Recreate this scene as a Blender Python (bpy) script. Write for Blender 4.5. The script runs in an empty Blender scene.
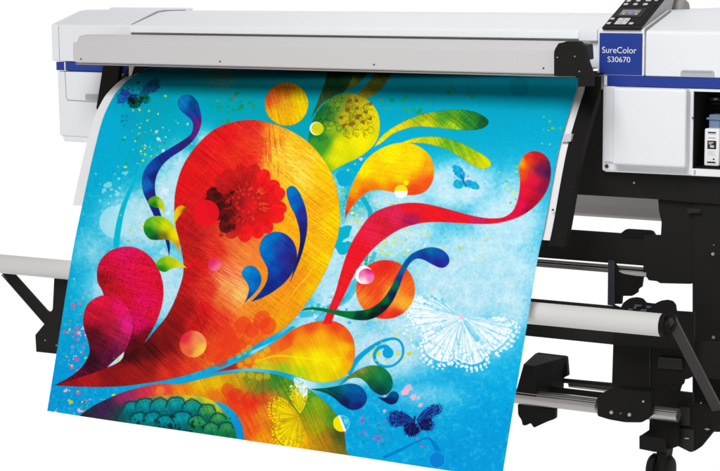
import bpy, bmesh, math, random
import numpy as np
from mathutils import Vector, Matrix
random.seed(7)
rng = np.random.default_rng(11)
scene = bpy.context.scene
COL = scene.collection

# ------------------------------------------------------------------ camera
# World: metres, X along the machine, Y away from the viewer, Z up.  The
# origin is the upper left corner of the hanging print, at the paper exit.
F, CX, CY = 1800.0, 450.0, 235.0            # focal length / principal point on a 720 x 471 frame
def _axes():
    h = -245.0; xv = -2850.0
    dx = -np.array([xv - CX, -h, -F]); dx /= np.linalg.norm(dx)
    yv = -F * F / h
    dz = -np.array([0.0, -yv, -F]); dz /= np.linalg.norm(dz)
    return np.array([dx, np.cross(dz, dx), dz])
ROT = _axes()
def _ray(px, py): return ROT @ np.array([px - CX, CY - py, -F])
_a, _b = _ray(150, 68), _ray(578, 75)
_s, _t = np.linalg.solve(np.array([[-_a[0], _b[0]], [-_a[1], _b[1]]]), [1.626, -0.125])
CAM = -_s * _a
def P(px, py, Y):            # surveyed point: photo coordinate -> point on the plane y = Y
    r = _ray(px, py); q = CAM + r * (Y - CAM[1]) / r[1]; return Vector(q)
def PX(px, py, X):           # the same on the plane x = X
    r = _ray(px, py); q = CAM + r * (X - CAM[0]) / r[0]; return Vector(q)
def proj(pts):               # points (n,3) -> photo coordinates
    v = (pts - CAM) @ ROT
    return CX + F * v[:, 0] / -v[:, 2], CY - F * v[:, 1] / -v[:, 2]

cd = bpy.data.cameras.new('camera'); cam = bpy.data.objects.new('camera', cd); COL.objects.link(cam)
cd.sensor_fit = 'HORIZONTAL'; cd.sensor_width = 36.0; cd.lens = 36.0 * F / 720.0
cd.shift_x = (360 - CX) / 720.0; cd.shift_y = (CY - 235.5) / 720.0
cd.clip_start = 0.05; cd.clip_end = 200
M3 = Matrix([list(r) for r in ROT])          # columns = camera axes in the world
cam.matrix_world = Matrix.Translation(Vector(CAM)) @ M3.to_4x4()
scene.camera = cam

# ------------------------------------------------------------------ materials
def srgb(c): return tuple((x / 255 / 12.92) if x / 255 <= .04045 else ((x / 255 + .055) / 1.055) ** 2.4 for x in c)
def mat(name, col, rough=.5, spec=.5, metal=0.0, var=.04, scale=18, bump=0.0, bscale=900, stretch=(1, 1, 1), coat=0.0):
    m = bpy.data.materials.new(name); m.use_nodes = True
    nt = m.node_tree; b = nt.nodes['Principled BSDF']
    col = srgb(col)
    tc = nt.nodes.new('ShaderNodeTexCoord'); mp = nt.nodes.new('ShaderNodeMapping')
    mp.inputs['Scale'].default_value = stretch
    nz = nt.nodes.new('ShaderNodeTexNoise'); nz.inputs['Scale'].default_value = scale; nz.inputs['Detail'].default_value = 5
    mx = nt.nodes.new('ShaderNodeMix'); mx.data_type = 'RGBA'
    mx.inputs['A'].default_value = (*[c * (1 - var) for c in col], 1); mx.inputs['B'].default_value = (*[min(1, c * (1 + var)) for c in col], 1)
    L = nt.links.new
    L(tc.outputs['Object'], mp.inputs[0]); L(mp.outputs[0], nz.inputs['Vector']); L(nz.outputs['Fac'], mx.inputs['Factor'])
    L(mx.outputs['Result'], b.inputs['Base Color'])
    rr = nt.nodes.new('ShaderNodeMapRange'); rr.inputs['To Min'].default_value = max(0, rough - .05); rr.inputs['To Max'].default_value = min(1, rough + .05)
    L(nz.outputs['Fac'], rr.inputs['Value']); L(rr.outputs[0], b.inputs['Roughness'])
    b.inputs['Specular IOR Level'].default_value = spec; b.inputs['Metallic'].default_value = metal
    b.inputs['Coat Weight'].default_value = coat
    if bump:
        n2 = nt.nodes.new('ShaderNodeTexNoise'); n2.inputs['Scale'].default_value = bscale; n2.inputs['Detail'].default_value = 2
        bp = nt.nodes.new('ShaderNodeBump'); bp.inputs['Strength'].default_value = bump; bp.inputs['Distance'].default_value = .001
        L(tc.outputs['Object'], n2.inputs['Vector']); L(n2.outputs['Fac'], bp.inputs['Height']); L(bp.outputs[0], b.inputs['Normal'])
    return m
WHITE = mat('white_plastic', (238, 239, 242), .42, .4, var=.012, bump=.12)
WARMW = mat('cover_white', (240, 242, 244), .42, .4, var=.012, bump=.12)
BARG = mat('grey_aluminium_paint', (206, 203, 203), .45, .35, var=.015, bump=.1, scale=6, stretch=(.3, 3, 3))
GUIDE = mat('pale_guide_metal', (234, 233, 233), .5, .3, var=.01)
BLACK = mat('black_painted_steel', (30, 29, 27), .62, .12, var=.12, bump=.2)
BLACK2 = mat('black_plastic', (26, 25, 24), .6, .07, var=.1, bump=.15)
DGREY = mat('dark_grey_steel', (52, 50, 47), .5, .25, var=.08, bump=.1)
SLATE = mat('slate_post', (52, 52, 60), .5, .2, var=.06)
BLUE = mat('blue_plastic', (38, 62, 148), .4, .3, var=.03, bump=.08)
METAL = mat('brushed_metal', (170, 166, 164), .3, .5, metal=.9, var=.08, scale=40, stretch=(.4, 8, 8))
TUBE = mat('pale_cardboard_tube', (214, 212, 208), .5, .3, var=.012, scale=30, stretch=(.2, 5, 5))
REAR = mat('rear_grey_panel', (165, 161, 159), .6, .2, var=.04)
RECESS = mat('recess_shade_grey', (180, 184, 188), .5, .3, var=.02)  # grey stands in for the shade inside the hand recesses
PANEL = mat('control_panel_charcoal', (40, 36, 34), .6, .1, var=.06, bump=.1)
BTN = mat('button_pale_grey', (205, 202, 198), .4, .4, var=.02)
CLIPB = mat('grey_blue_clip', (118, 138, 168), .45, .35, var=.04)
ROD = mat('support_rod_grey', (112, 109, 107), .45, .3, var=.05)
BOLT = mat('bolt_zinc', (190, 186, 182), .35, .5, metal=.6, var=.06)
LABELW = mat('printed_white', (240, 240, 240), .5, .3, var=.01)
INKBLK = mat('label_black', (28, 28, 28), .5, .3, var=.05)
GAP = mat('seam_and_shade_grey', (168, 168, 170), .6, .2, var=.04)  # seams and marks, also painted shade in the cover gap and handle

# ------------------------------------------------------------------ helpers
def link(name, me, m, parent=None, angle=35):
    if m is not None and len(me.materials) == 0: me.materials.append(m)
    o = bpy.data.objects.new(name, me); COL.objects.link(o)
    me.polygons.foreach_set('use_smooth', [True] * len(me.polygons))
    try: me.set_sharp_from_angle(angle=math.radians(angle))
    except Exception: pass
    if len(me.polygons) < 20000:
        wn = o.modifiers.new('weighted_normal', 'WEIGHTED_NORMAL'); wn.keep_sharp = True; wn.weight = 80
    if parent is not None:
        o.parent = parent; o.matrix_parent_inverse = world_inv(parent)
    return o
def world_inv(o):            # parts are modelled in world coordinates; only the Empties stand off the origin
    return Matrix.Translation(-o.location) if o.type == 'EMPTY' else Matrix.Identity(4)
def tag(o, label=None, cat=None, group=None, kind=None):
    if label: o['label'] = label
    if cat: o['category'] = cat
    if group: o['group'] = group
    if kind: o['kind'] = kind
    return o
def empty(name, loc, label, cat, group=None):
    o = bpy.data.objects.new(name, None); COL.objects.link(o); o.location = loc
    return tag(o, label, cat, group)
class MB:
    def __init__(s): s.bm = bmesh.new()
    def prism(s, poly, Y, depth, bevel=0.0, seg=2):
        """outline surveyed in photo coordinates on the plane y=Y, extruded away from the viewer"""
        return s.solid([P(x, y, Y) for x, y in poly], Vector((0, depth, 0)), bevel, seg)
    def solid(s, pts, ext, bevel=0.0, seg=2):
        b = bmesh.new()
        v0 = [b.verts.new(p) for p in pts]; v1 = [b.verts.new(Vector(p) + ext) for p in pts]
        n = len(pts); b.faces.new(v0); b.faces.new(v1[::-1])
        for i in range(n): b.faces.new([v0[i], v1[i], v1[(i + 1) % n], v0[(i + 1) % n]])
        bmesh.ops.recalc_face_normals(b, faces=b.faces)
        if bevel: bmesh.ops.bevel(b, geom=b.edges[:], offset=bevel, segments=seg, profile=.5, affect='EDGES', clamp_overlap=True)
        s.add(b); return s
    def box(s, x0, x1, y0, y1, z0, z1, bevel=0.0, seg=2):
        return s.solid([Vector(p) for p in ((x0, y0, z0), (x1, y0, z0), (x1, y0, z1), (x0, y0, z1))], Vector((0, y1 - y0, 0)), bevel, seg)
    def profile(s, yz, x0, x1, bevel=0.0, seg=2):
        return s.solid([Vector((x0, y, z)) for y, z in yz], Vector((x1 - x0, 0, 0)), bevel, seg)
    def tube(s, a, b_, r0, r1=None, n=40, caps=True):
        a = Vector(a); b_ = Vector(b_); r1 = r0 if r1 is None else r1
        d = (b_ - a).normalized(); u = d.orthogonal().normalized(); w = d.cross(u)
        b = bmesh.new(); A = []; B = []
        for i in range(n):
            t = 2 * math.pi * i / n; e = u * math.cos(t) + w * math.sin(t)
            A.append(b.verts.new(a + e * r0)); B.append(b.verts.new(b_ + e * r1))
        for i in range(n): b.faces.new([A[i], A[(i + 1) % n], B[(i + 1) % n], B[i]])
        if caps: b.faces.new(A[::-1]); b.faces.new(B)
        bmesh.ops.recalc_face_normals(b, faces=b.faces)
        s.add(b); return s
    def bolt(s, px, py, Y, r=.006, h=.003):
        p = P(px, py, Y); return s.tube(p, p + Vector((0, -h, 0)), r, r * .75, 16)
    def add(s, b):
        me = bpy.data.meshes.new('t'); b.to_mesh(me); b.free(); s.bm.from_mesh(me); bpy.data.meshes.remove(me)
    def build(s, name, m, parent=None, angle=35):
        me = bpy.data.meshes.new(name); s.bm.to_mesh(me); s.bm.free()
        return link(name, me, m, parent, angle)
def rnd(pts, r=3, n=4):
    """round the corners of an outline given in photo coordinates; r = number or a list"""
    out = []; N = len(pts)
    for i, p in enumerate(pts):
        rr = r[i] if isinstance(r, (list, tuple)) else r
        if rr <= 0: out.append(p); continue
        p = np.array(p, float); a = np.array(pts[i - 1], float); c = np.array(pts[(i + 1) % N], float)
        da, dc = a - p, c - p; la, lc = np.linalg.norm(da), np.linalg.norm(dc)
        k = min(rr, la * .48, lc * .48); s0 = p + da / la * k; s1 = p + dc / lc * k
        for j in range(n + 1):
            t = j / n; q = (1 - t) ** 2 * s0 + 2 * t * (1 - t) * p + t * t * s1; out.append(tuple(q))
    return out
def text_mesh(body, name, m, parent, loc, width, height=None, extrude=.0006, sx=None):
    cu = bpy.data.curves.new(name, 'FONT'); cu.body = body; cu.size = 1; cu.extrude = 0
    to = bpy.data.objects.new(name + '_t', cu); COL.objects.link(to)
    dg = bpy.context.evaluated_depsgraph_get(); me = bpy.data.meshes.new_from_object(to.evaluated_get(dg))
    bpy.data.objects.remove(to)
    co = np.zeros(len(me.vertices) * 3); me.vertices.foreach_get('co', co); co = co.reshape(-1, 3)
    mn, mx = co.min(0), co.max(0); k = width / (mx[0] - mn[0]); kz = k if height is None else height / (mx[1] - mn[1])
    out = np.zeros_like(co); out[:, 0] = (co[:, 0] - (mn[0] + mx[0]) / 2) * k + loc[0]; out[:, 1] = loc[1]; out[:, 2] = (co[:, 1] - mn[1]) * kz + loc[2]
    me.vertices.foreach_set('co', out.ravel()); me.update(); me.materials.clear()
    return link(name, me, m, parent)
# ------------------------------------------------------------------ the printed artwork
# rasterised into an array (one unit of the drawing = one unit of the photo frame)
AX0, AY0, AX1, AY1, S = 38, 56, 592, 488, 2.6
AW, AH = int((AX1 - AX0) * S), int((AY1 - AY0) * S)
YY, XX = np.mgrid[0:AH, 0:AW]
GX = (AX0 + (XX + .5) / S).astype(np.float32); GY = (AY0 + (YY + .5) / S).astype(np.float32)
del XX, YY
ART = np.zeros((AH, AW, 3), np.float32)

def vnoise(x, y, seed=0):
    r = np.random.default_rng(seed).random((256, 256)).astype(np.float32)
    xi = np.floor(x).astype(np.int32); yi = np.floor(y).astype(np.int32); fx = x - xi; fy = y - yi
    fx = fx * fx * (3 - 2 * fx); fy = fy * fy * (3 - 2 * fy)
    a = r[yi & 255, xi & 255]; b = r[yi & 255, (xi + 1) & 255]; c = r[(yi + 1) & 255, xi & 255]; d = r[(yi + 1) & 255, (xi + 1) & 255]
    return (a * (1 - fx) + b * fx) * (1 - fy) + (c * (1 - fx) + d * fx) * fy
def fbm(x, y, f, o=4, seed=0):
    s = 0; w = 0; a = 1
    for k in range(o):
        s = s + a * vnoise(x * f, y * f, seed + k); w += a; a *= .55; f *= 2.03
    return s / w
def scratch(x, y, ang, f=1.1, el=.035, seed=0):
    c, s_ = math.cos(math.radians(ang)), math.sin(math.radians(ang))
    u = x * c + y * s_; v = -x * s_ + y * c
    u = u + 0 * v; v = v + 1.2 * np.sin(u * .03)
    a = vnoise(u * el, v * f, seed) * .5 + vnoise(u * el * 2.3, v * f * 1.9, seed + 1) * .5
    m = vnoise(u * .02 + 9, v * .05, seed + 2)
    return (a - .5) * (.5 + 1.3 * m)

def smooth(pts, n=9):
    """closed outline through the points; a third element marks a sharp corner"""
    q = [np.array(p[:2], float) for p in pts]; cr = [i for i, p in enumerate(pts) if len(p) > 2]; N = len(q); out = []
    def seg(p0, p1, p2, p3):
        for j in range(n):
            t = j / n
            out.append(.5 * ((2 * p1) + (-p0 + p2) * t + (2 * p0 - 5 * p1 + 4 * p2 - p3) * t * t + (-p0 + 3 * p1 - 3 * p2 + p3) * t ** 3))
    for i in range(N):
        p1, p2 = q[i], q[(i + 1) % N]
        p0 = p1 if i in cr else q[i - 1]; p3 = p2 if (i + 1) % N in cr else q[(i + 2) % N]
        seg(p0, p1, p2, p3)
    return np.array(out)
def cover(poly):
    """antialiased coverage of a polygon -> (y0, x0, mask)"""
    p = (np.asarray(poly, float) - [AX0, AY0]) * S
    x0 = int(max(0, math.floor(p[:, 0].min()) - 1)); x1 = int(min(AW, math.ceil(p[:, 0].max()) + 2))
    y0 = int(max(0, math.floor(p[:, 1].min()) - 1)); y1 = int(min(AH, math.ceil(p[:, 1].max()) + 2))
    if x1 <= x0 or y1 <= y0: return None
    V = 3; acc = np.zeros(((y1 - y0) * V, x1 - x0 + 2), np.float32)
    ys = y0 + (np.arange((y1 - y0) * V) + .5) / V
    for i in range(len(p)):
        ax, ay = p[i]; bx, by = p[(i + 1) % len(p)]
        if ay == by: continue
        d = 1 if by > ay else -1; lo, hi = min(ay, by), max(ay, by)
        r = np.nonzero((ys >= lo) & (ys < hi))[0]
        if not len(r): continue
        x = ax + (ys[r] - ay) * (bx - ax) / (by - ay) - x0; x = np.clip(x, 0, x1 - x0)
        ix = np.floor(x).astype(int); f = x - ix
        acc[r, ix] += d * (1 - f); acc[r, ix + 1] += d * f
    m = np.clip(np.abs(np.cumsum(acc, 1)[:, :x1 - x0]), 0, 1)
    return y0, x0, m.reshape(y1 - y0, V, -1).mean(1)
def rbf(cps, x, y, e=60.0, pw=1.6):
    num = np.zeros(x.shape + (3,), np.float32); den = np.zeros(x.shape, np.float32)
    for cx, cy, c in cps:
        w = 1 / ((x - cx) ** 2 + (y - cy) ** 2 + e) ** pw
        num += w[..., None] * np.array(c, np.float32); den += w
    return num / den[..., None]
def paint(poly, col, alpha=1.0, tex=0.0, ang=30, el=.035, f=1.1, e=60.0, seed=1, edge=0.0, amask=None, speck=0.0):
    c = cover(poly)
    if c is None: return
    y0, x0, m = c; h, w = m.shape; sl = (slice(y0, y0 + h), slice(x0, x0 + w)); x, y = GX[sl], GY[sl]
    if isinstance(col, list): rgb = rbf(col, x, y, e)
    else: rgb = np.broadcast_to(np.array(col, np.float32), m.shape + (3,)).copy()
    if tex:
        s_ = scratch(x, y, ang, f * 1.25, el, seed) * .62 + scratch(x, y, ang + 8, f * 2.2, el * 2, seed + 7) * .26 + scratch(x, y, ang + 88, f * 1.9, el * 2.2, seed + 17) * .34 + (vnoise(x * 1.1, y * 1.1, seed + 5) - .5) * .22
        tex = tex * .72
        rgb = rgb * (1 + tex * s_)[..., None] + tex * 28 * s_[..., None]
    if speck:
        n = vnoise(x * 1.3, y * 1.3, seed + 40); rgb = rgb * (1 - speck * np.clip((n - .62) * 4, 0, 1))[..., None]
    if edge:
        er = m.copy()
        k = int(edge * S)
        pad = np.pad(m, k)
        for dx_, dy_ in ((k, 0), (-k, 0), (0, k), (0, -k)): er = np.minimum(er, pad[k + dy_:k + dy_ + h, k + dx_:k + dx_ + w])
        rgb = rgb * (1 - .22 * (1 - er))[..., None]
    a = m * alpha
    if amask is not None: a = a * np.clip(amask(x, y), 0, 1)
    ART[sl] = ART[sl] * (1 - a[..., None]) + np.clip(rgb, 0, 255) * a[..., None]
def circle(cx, cy, r, col, ry=None, rot=0, **k):
    t = np.linspace(0, 2 * math.pi, 48, endpoint=False); ry = ry or r; c, s_ = math.cos(math.radians(rot)), math.sin(math.radians(rot))
    ux, uy = r * np.cos(t), ry * np.sin(t)
    paint(np.stack([cx + ux * c - uy * s_, cy + ux * s_ + uy * c], 1), col, **k)
def ring(cx, cy, r, wdt, col, a0=0, a1=360, wob=False, **k):
    t = np.radians(np.linspace(a0, a1, 40)); r = r + (.05 * r * np.sin(t * 5 + cx) + .03 * r * np.sin(t * 11 + cy) if wob else 0); o = np.stack([cx + (r + wdt / 2) * np.cos(t), cy + (r + wdt / 2) * np.sin(t)], 1)
    i = np.stack([cx + (r - wdt / 2) * np.cos(t), cy + (r - wdt / 2) * np.sin(t)], 1)[::-1]
    paint(np.vstack([o, i]), col, **k)
def blob(cx, cy, r, col, seed=0, **k):
    g = np.random.default_rng(seed); n = 9; t = np.arange(n) * 2 * math.pi / n
    rr = r * (.55 + .9 * g.random(n)); paint(smooth([(cx + a * math.cos(b), cy + a * math.sin(b) * .85) for a, b in zip(rr, t)], 3), col, **k)
def stroke(pts, ws, col, **k):
    q = np.array(pts, float); n = 8; c = []; wl = []
    for i in range(len(q) - 1):
        p0 = q[max(i - 1, 0)]; p1 = q[i]; p2 = q[i + 1]; p3 = q[min(i + 2, len(q) - 1)]
        for j in range(n):
            t = j / n; c.append(.5 * ((2 * p1) + (-p0 + p2) * t + (2 * p0 - 5 * p1 + 4 * p2 - p3) * t * t + (-p0 + 3 * p1 - 3 * p2 + p3) * t ** 3)); wl.append(ws[i] * (1 - t) + ws[i + 1] * t)
    c.append(q[-1]); wl.append(ws[-1]); c = np.array(c); wl = np.array(wl)
    d = np.gradient(c, axis=0); d /= np.linalg.norm(d, axis=1)[:, None] + 1e-9; nn = np.stack([-d[:, 1], d[:, 0]], 1)
    for i in range(len(c) - 1):   # quads keep self-overlapping curls filled
        paint(np.array([c[i] + nn[i] * wl[i] / 2, c[i + 1] + nn[i + 1] * wl[i + 1] / 2, c[i + 1] + d[i] * .3 - nn[i + 1] * wl[i + 1] / 2, c[i] - nn[i] * wl[i] / 2]), col, **k)
def splat(n, box, cols, rmin, rmax, seed, alpha=1.0):
    g = np.random.default_rng(seed)
    for i in range(n):
        x = g.normal((box[0] + box[2]) / 2, (box[2] - box[0]) / 4); y = g.normal((box[1] + box[3]) / 2, (box[3] - box[1]) / 4)
        blob(x, y, rmin + (rmax - rmin) * g.random() ** 2.2, cols[g.integers(len(cols))], seed=seed * 100 + i, alpha=alpha)
def wing(cx, cy, a0, a1, r, col, seed=0, n=7, inner=.12, alpha=1.0, dots=True, var=.15):
    """butterfly wing: long cells between veins, spotted border"""
    g = np.random.default_rng(seed)
    if dots:
        fan = [(cx, cy, 1)] + [(cx + r * (.80 + .05 * math.sin(j * 2.1)) * math.cos(math.radians(a0 + (a1 - a0) * j / 8)), cy + r * (.80 + .05 * math.sin(j * 2.1)) * math.sin(math.radians(a0 + (a1 - a0) * j / 8))) for j in range(9)]
        paint(smooth(fan, 4), col, alpha=alpha * .38)
    for k in range(n):
        t0 = math.radians(a0 + (a1 - a0) * (k + .1) / n); t1 = math.radians(a0 + (a1 - a0) * (k + .9) / n); tm = (t0 + t1) / 2
        R = r * (1 - var + var * math.sin(math.pi * (k + .5) / n) + .05 * g.random())
        split = .45 + .15 * g.random()
        for (ra, rb) in ((inner, split), (split + .035, .8), (.83, .9)):
            pts = [(cx + R * ra * math.cos(t0), cy + R * ra * math.sin(t0)), (cx + R * (ra + rb) / 2 * math.cos(t0), cy + R * (ra + rb) / 2 * math.sin(t0)),
                   (cx + R * rb * math.cos(tm), cy + R * rb * math.sin(tm)), (cx + R * (ra + rb) / 2 * math.cos(t1), cy + R * (ra + rb) / 2 * math.sin(t1)), (cx + R * ra * math.cos(t1), cy + R * ra * math.sin(t1))]
            if ra < .8: paint(smooth(pts, 3), col, alpha=alpha)
        if dots:
            for tt in (t0, tm):
                q_ = .90 + .07 * g.random(); circle(cx + R * q_ * math.cos(tt), cy + R * q_ * math.sin(tt), (r * .016 + .35) * (.6 + .8 * g.random()), col, ry=(r * .03 + .4) * (.6 + .7 * g.random()), rot=math.degrees(tt) + 90, alpha=alpha)

def lace(poly, c, col, vein, nv=9, seed=0, alpha=.9, spot=1.0, full=.84, va=.7, vw=1.0):
    g = np.random.default_rng(seed); q = smooth(poly, 6); c = np.array(c, float)
    paint(c + (q - c) * full, col, alpha=alpha)
    d = np.linalg.norm(q - c, axis=1); far = np.nonzero(d > d.max() * .55)[0]
    if len(far) < 6: far = np.arange(len(q))
    sel = far[np.linspace(0, len(far) - 1, nv).astype(int)]
    for i in sel:
        e = c + (q[i] - c) * full * .98; m = c + (e - c) * .55 + g.normal(0, .9, 2)
        stroke([tuple(c + (e - c) * .08), tuple(m), tuple(e)], [.45 * vw, .7 * vw, 1.5 * vw], vein, alpha=va)
        f = c + (q[i] - c) * (.58 + .12 * g.random()); t = np.array([-(q[i] - c)[1], (q[i] - c)[0]]); t /= np.linalg.norm(t) + 1e-6
        stroke([tuple(f - t * 2.6), tuple(f + (q[i] - c) * .03), tuple(f + t * 2.6)], [.5 * vw, .8 * vw, .5 * vw], vein, alpha=va)
        for k in range(2): blob(*(c + (q[i] - c) * (.70 + .12 * g.random()) + t * g.normal(0, 1.6)), (.7 + .9 * g.random()) * vw, vein, seed=seed * 50 + int(i) + k, alpha=va * .8)
    L_ = np.r_[0, np.cumsum(np.linalg.norm(np.diff(q[far], axis=0), axis=1))]; n_ = max(4, int(L_[-1] / (3.2 * spot)))
    for k in range(n_):
        x = np.interp(L_[-1] * k / n_, L_, q[far][:, 0]); y = np.interp(L_[-1] * k / n_, L_, q[far][:, 1])
        for f in (.91, .975):
            if g.random() < .85: pt = c + (np.array([x, y]) - c) * (f + g.normal(0, .008)); circle(pt[0], pt[1], (.95 if f < .95 else .6) * spot * (.7 + .5 * g.random()), col, ry=(1.3 if f < .95 else .7) * spot, rot=g.random() * 180, alpha=alpha)

# --- ground: cyan wash with pale cloudy areas
base = rbf([(100, 130, (0, 168, 206)), (150, 95, (0, 160, 180)), (220, 90, (0, 158, 172)), (300, 95, (0, 158, 172)), (420, 90, (0, 156, 172)), (540, 90, (0, 156, 176)), (430, 120, (0, 166, 196)), (540, 125, (0, 164, 200)), (540, 180, (40, 176, 216)), (70, 280, (6, 168, 212)), (60, 400, (0, 152, 212)),
            (120, 395, (0, 160, 214)), (400, 440, (0, 160, 214)), (500, 440, (0, 150, 210)), (510, 380, (6, 168, 220)), (490, 410, (0, 158, 216)), (200, 125, (0, 168, 192)),
            (440, 400, (24, 168, 218)), (450, 460, (0, 150, 212)), (400, 150, (0, 172, 208))], GX, GY, e=500)
light = np.zeros_like(GX)
for cx, cy, sx, sy, am in [(140, 222, 44, 36, .85), (176, 195, 30, 42, .95), (168, 285, 26, 40, 1.1), (112, 290, 30, 30, .75), (475, 275, 74, 46, 1.15), (425, 318, 60, 34, 1.0), (505, 225, 40, 40, .95),
                          (345, 280, 40, 50, 1.1), (385, 235, 66, 30, 1.0), (385, 350, 52, 30, 1.0), (455, 185, 44, 26, 1.0), (400, 200, 40, 18, .9), (330, 330, 44, 34, 1.0), (480, 335, 50, 30, .62), (510, 200, 26, 34, .7),
                          (95, 250, 28, 30, .5), (425, 395, 50, 16, .42), (330, 190, 22, 24, .6), (510, 300, 26, 50, .85), (205, 140, 12, 14, .7), (180, 165, 20, 24, .7), (310, 385, 30, 10, .6), (355, 378, 24, 10, .8), (480, 370, 40, 16, .25)]:
    e_ = am * np.exp(-((GX - cx) / sx) ** 2 - ((GY - cy) / sy) ** 2); light = np.maximum(light, e_) + .10 * e_
n1 = fbm(GX, GY, .045, 5, 3); n2 = fbm(GX, GY, .35, 4, 9)
lm = np.clip(light * (.96 + .28 * n1) + (n2 - .5) * .42 * np.clip(light * 1.6, 0, 1), 0, 1)
lm = lm * lm * (3 - 2 * lm)
lm = lm * (.88 + .26 * (fbm(GX, GY, .12, 3, 77) - .5))
ART[:] = base * (1 - lm[..., None]) + np.array((202, 231, 243), np.float32) * lm[..., None]
ART *= (1 + (fbm(GX, GY, .5, 3, 30) - .5) * (.05 + .09 * np.clip((GY - 130) / 60, 0, 1)))[..., None]
fl_ = np.clip((fbm(GX, GY, .28, 3, 88) - .56) * 5, 0, 1) * np.clip((GY - 140) / 80, 0, 1) * .17
ART[:] = ART * (1 - fl_[..., None]) + np.array((225, 242, 248), np.float32) * fl_[..., None]
def_ = np.clip((vnoise(GX * 1.1, GY * 1.1, 91) - .80) * 6, 0, 1) * np.clip((GY - 200) / 120, 0, 1) * .22
ART[:] = ART * (1 - def_[..., None]) + np.array((0, 120, 180), np.float32) * def_[..., None]
dk = np.clip((n2 - .58) * 4, 0, 1) * np.clip((GY - 150) / 80, 0, 1) * .16
ART[:] = ART * (1 - dk[..., None]) + np.array((0, 165, 215), np.float32) * dk[..., None]
TEAL = (0, 172, 200)
YG = [(215, 215, 20), (190, 205, 30), (235, 225, 0), (120, 185, 60)]
PK = [(240, 110, 160), (235, 90, 150), (250, 180, 205)]
GR = [(0, 150, 90), (20, 160, 80), (40, 150, 90)]
# soft far layer
circle(115.5, 222, 16, (172, 226, 240), alpha=.75)
stroke([(152, 140), (143, 163), (132, 186), (123, 208), (118, 230), (116, 248)], [1.5, 2, 3.5, 5, 6, 6], (0, 180, 205))
circle(519, 87, 10, (0, 136, 156), alpha=.45); circle(475, 85, 9, (60, 150, 160), alpha=.25)
splat(34, (122, 105, 165, 170), YG[:3], .5, 1.5, 3); splat(26, (120, 120, 170, 160), GR, .4, 1.3, 4); splat(18, (145, 120, 205, 165), [(225, 240, 245), (245, 200, 220)], .5, 1.8, 5, .8)
splat(30, (112, 150, 160, 290), YG, .5, 1.4, 6); splat(16, (95, 165, 140, 215), [(190, 230, 240)], 1, 4, 7, .6); splat(36, (150, 160, 182, 300), [(230, 244, 248), (190, 228, 240)], .8, 3.5, 8, .6)
splat(26, (205, 90, 262, 122), GR, .6, 2.6, 9); splat(10, (215, 85, 300, 125), [(200, 30, 110), (230, 120, 30), (90, 60, 140)], .5, 1.2, 10)
splat(46, (375, 85, 470, 125), GR + [(120, 150, 60)], .7, 2.6, 11, .8); splat(20, (430, 72, 480, 100), [(130, 130, 60), (90, 140, 90)], .6, 1.8, 12, .6)
splat(12, (530, 115, 575, 150), YG, .6, 2, 13); splat(14, (500, 150, 525, 215), YG, .6, 1.6, 14); splat(22, (435, 222, 505, 270), YG[:3], .4, 1.6, 15)
splat(300, (338, 188, 425, 292), [(215, 220, 40), (225, 222, 60), (190, 215, 90)], .5, 1.9, 16, .75); splat(90, (338, 190, 425, 290), [(235, 246, 248), (120, 200, 190)], .5, 1.8, 61, .7); splat(50, (330, 160, 372, 260), [(120, 190, 80), (210, 215, 60), (240, 200, 215), (235, 245, 248)], .7, 2.2, 17, .9)
splat(26, (355, 245, 385, 285), GR + YG, .8, 2.4, 18, .9); splat(34, (360, 300, 425, 370), YG[:3], .5, 2.2, 19); splat(12, (340, 300, 430, 380), PK[2:], 1, 3, 20, .7)
splat(60, (62, 285, 96, 385), PK, .6, 2.2, 21, .9); splat(18, (60, 300, 98, 380), YG, .6, 1.8, 22); splat(46, (55, 388, 130, 420), GR + YG + PK, .6, 2.6, 23); splat(60, (55, 385, 125, 425), [(0, 120, 180), (0, 110, 170)], .4, 1.0, 24, .7)
splat(30, (335, 405, 420, 450), [(225, 60, 140), (215, 90, 150)], .6, 2.0, 25, .9); splat(10, (385, 380, 425, 410), PK[2:], 1.5, 4.5, 26, .8); splat(24, (345, 412, 400, 448), [(0, 140, 120)], .5, 1.6, 27, .6)
for t_, sd in ((340, 3), (352, 5), (346, 9)): blob(t_ - 2, 240 + sd, 6, TEAL, seed=sd)
blob(344, 232, 9, TEAL, seed=44); blob(345, 178, 8, (0, 165, 200), seed=45); blob(352, 195, 6, (0, 170, 160), seed=46)
stroke([(362, 197), (370, 212), (368, 232), (366, 262)], [4, 5, 4, 4], (0, 165, 190), alpha=.8); stroke([(375, 252), (368, 268), (352, 285), (340, 300), (316, 322), (298, 334)], [4, 5, 6, 8, 6, 4], (20, 165, 205), alpha=.55)
stroke([(300, 315), (318, 312), (345, 300), (358, 284)], [6, 7, 6, 3], (20, 170, 200), alpha=.55)
splat(40, (300, 280, 362, 330), [(225, 242, 248), (0, 165, 200)], .6, 2.2, 28, .6)
# teal splash (right) and faint pink butterfly (top)
BT = (0, 152, 198)
lace([(464, 181, 1), (456, 176), (452, 169), (453, 164), (459, 166), (465, 172)], (464, 181), BT, (60, 190, 220), 4, 61, .92, .7, .9, .4)
lace([(464, 181, 1), (455, 180), (453, 186), (458, 189), (463, 187)], (464, 181), BT, (60, 190, 220), 4, 62, .92, .7, .9, .4)
lace([(465, 181, 1), (471, 180), (478, 184), (480, 189), (474, 189), (467, 187)], (465, 182), BT, (60, 190, 220), 4, 63, .92, .7, .9, .4)
stroke([(461, 175), (466, 187)], [1.6, 1.6], (20, 110, 170))
splat(10, (455, 170, 480, 192), [(0, 130, 190), (200, 90, 180)], .5, 1.2, 29)
wing(222, 66, 20, 160, 30, (190, 150, 120), 5, 9, alpha=.26); wing(222, 66, 30, 150, 20, (190, 130, 110), 6, 9, alpha=.26)
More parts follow.
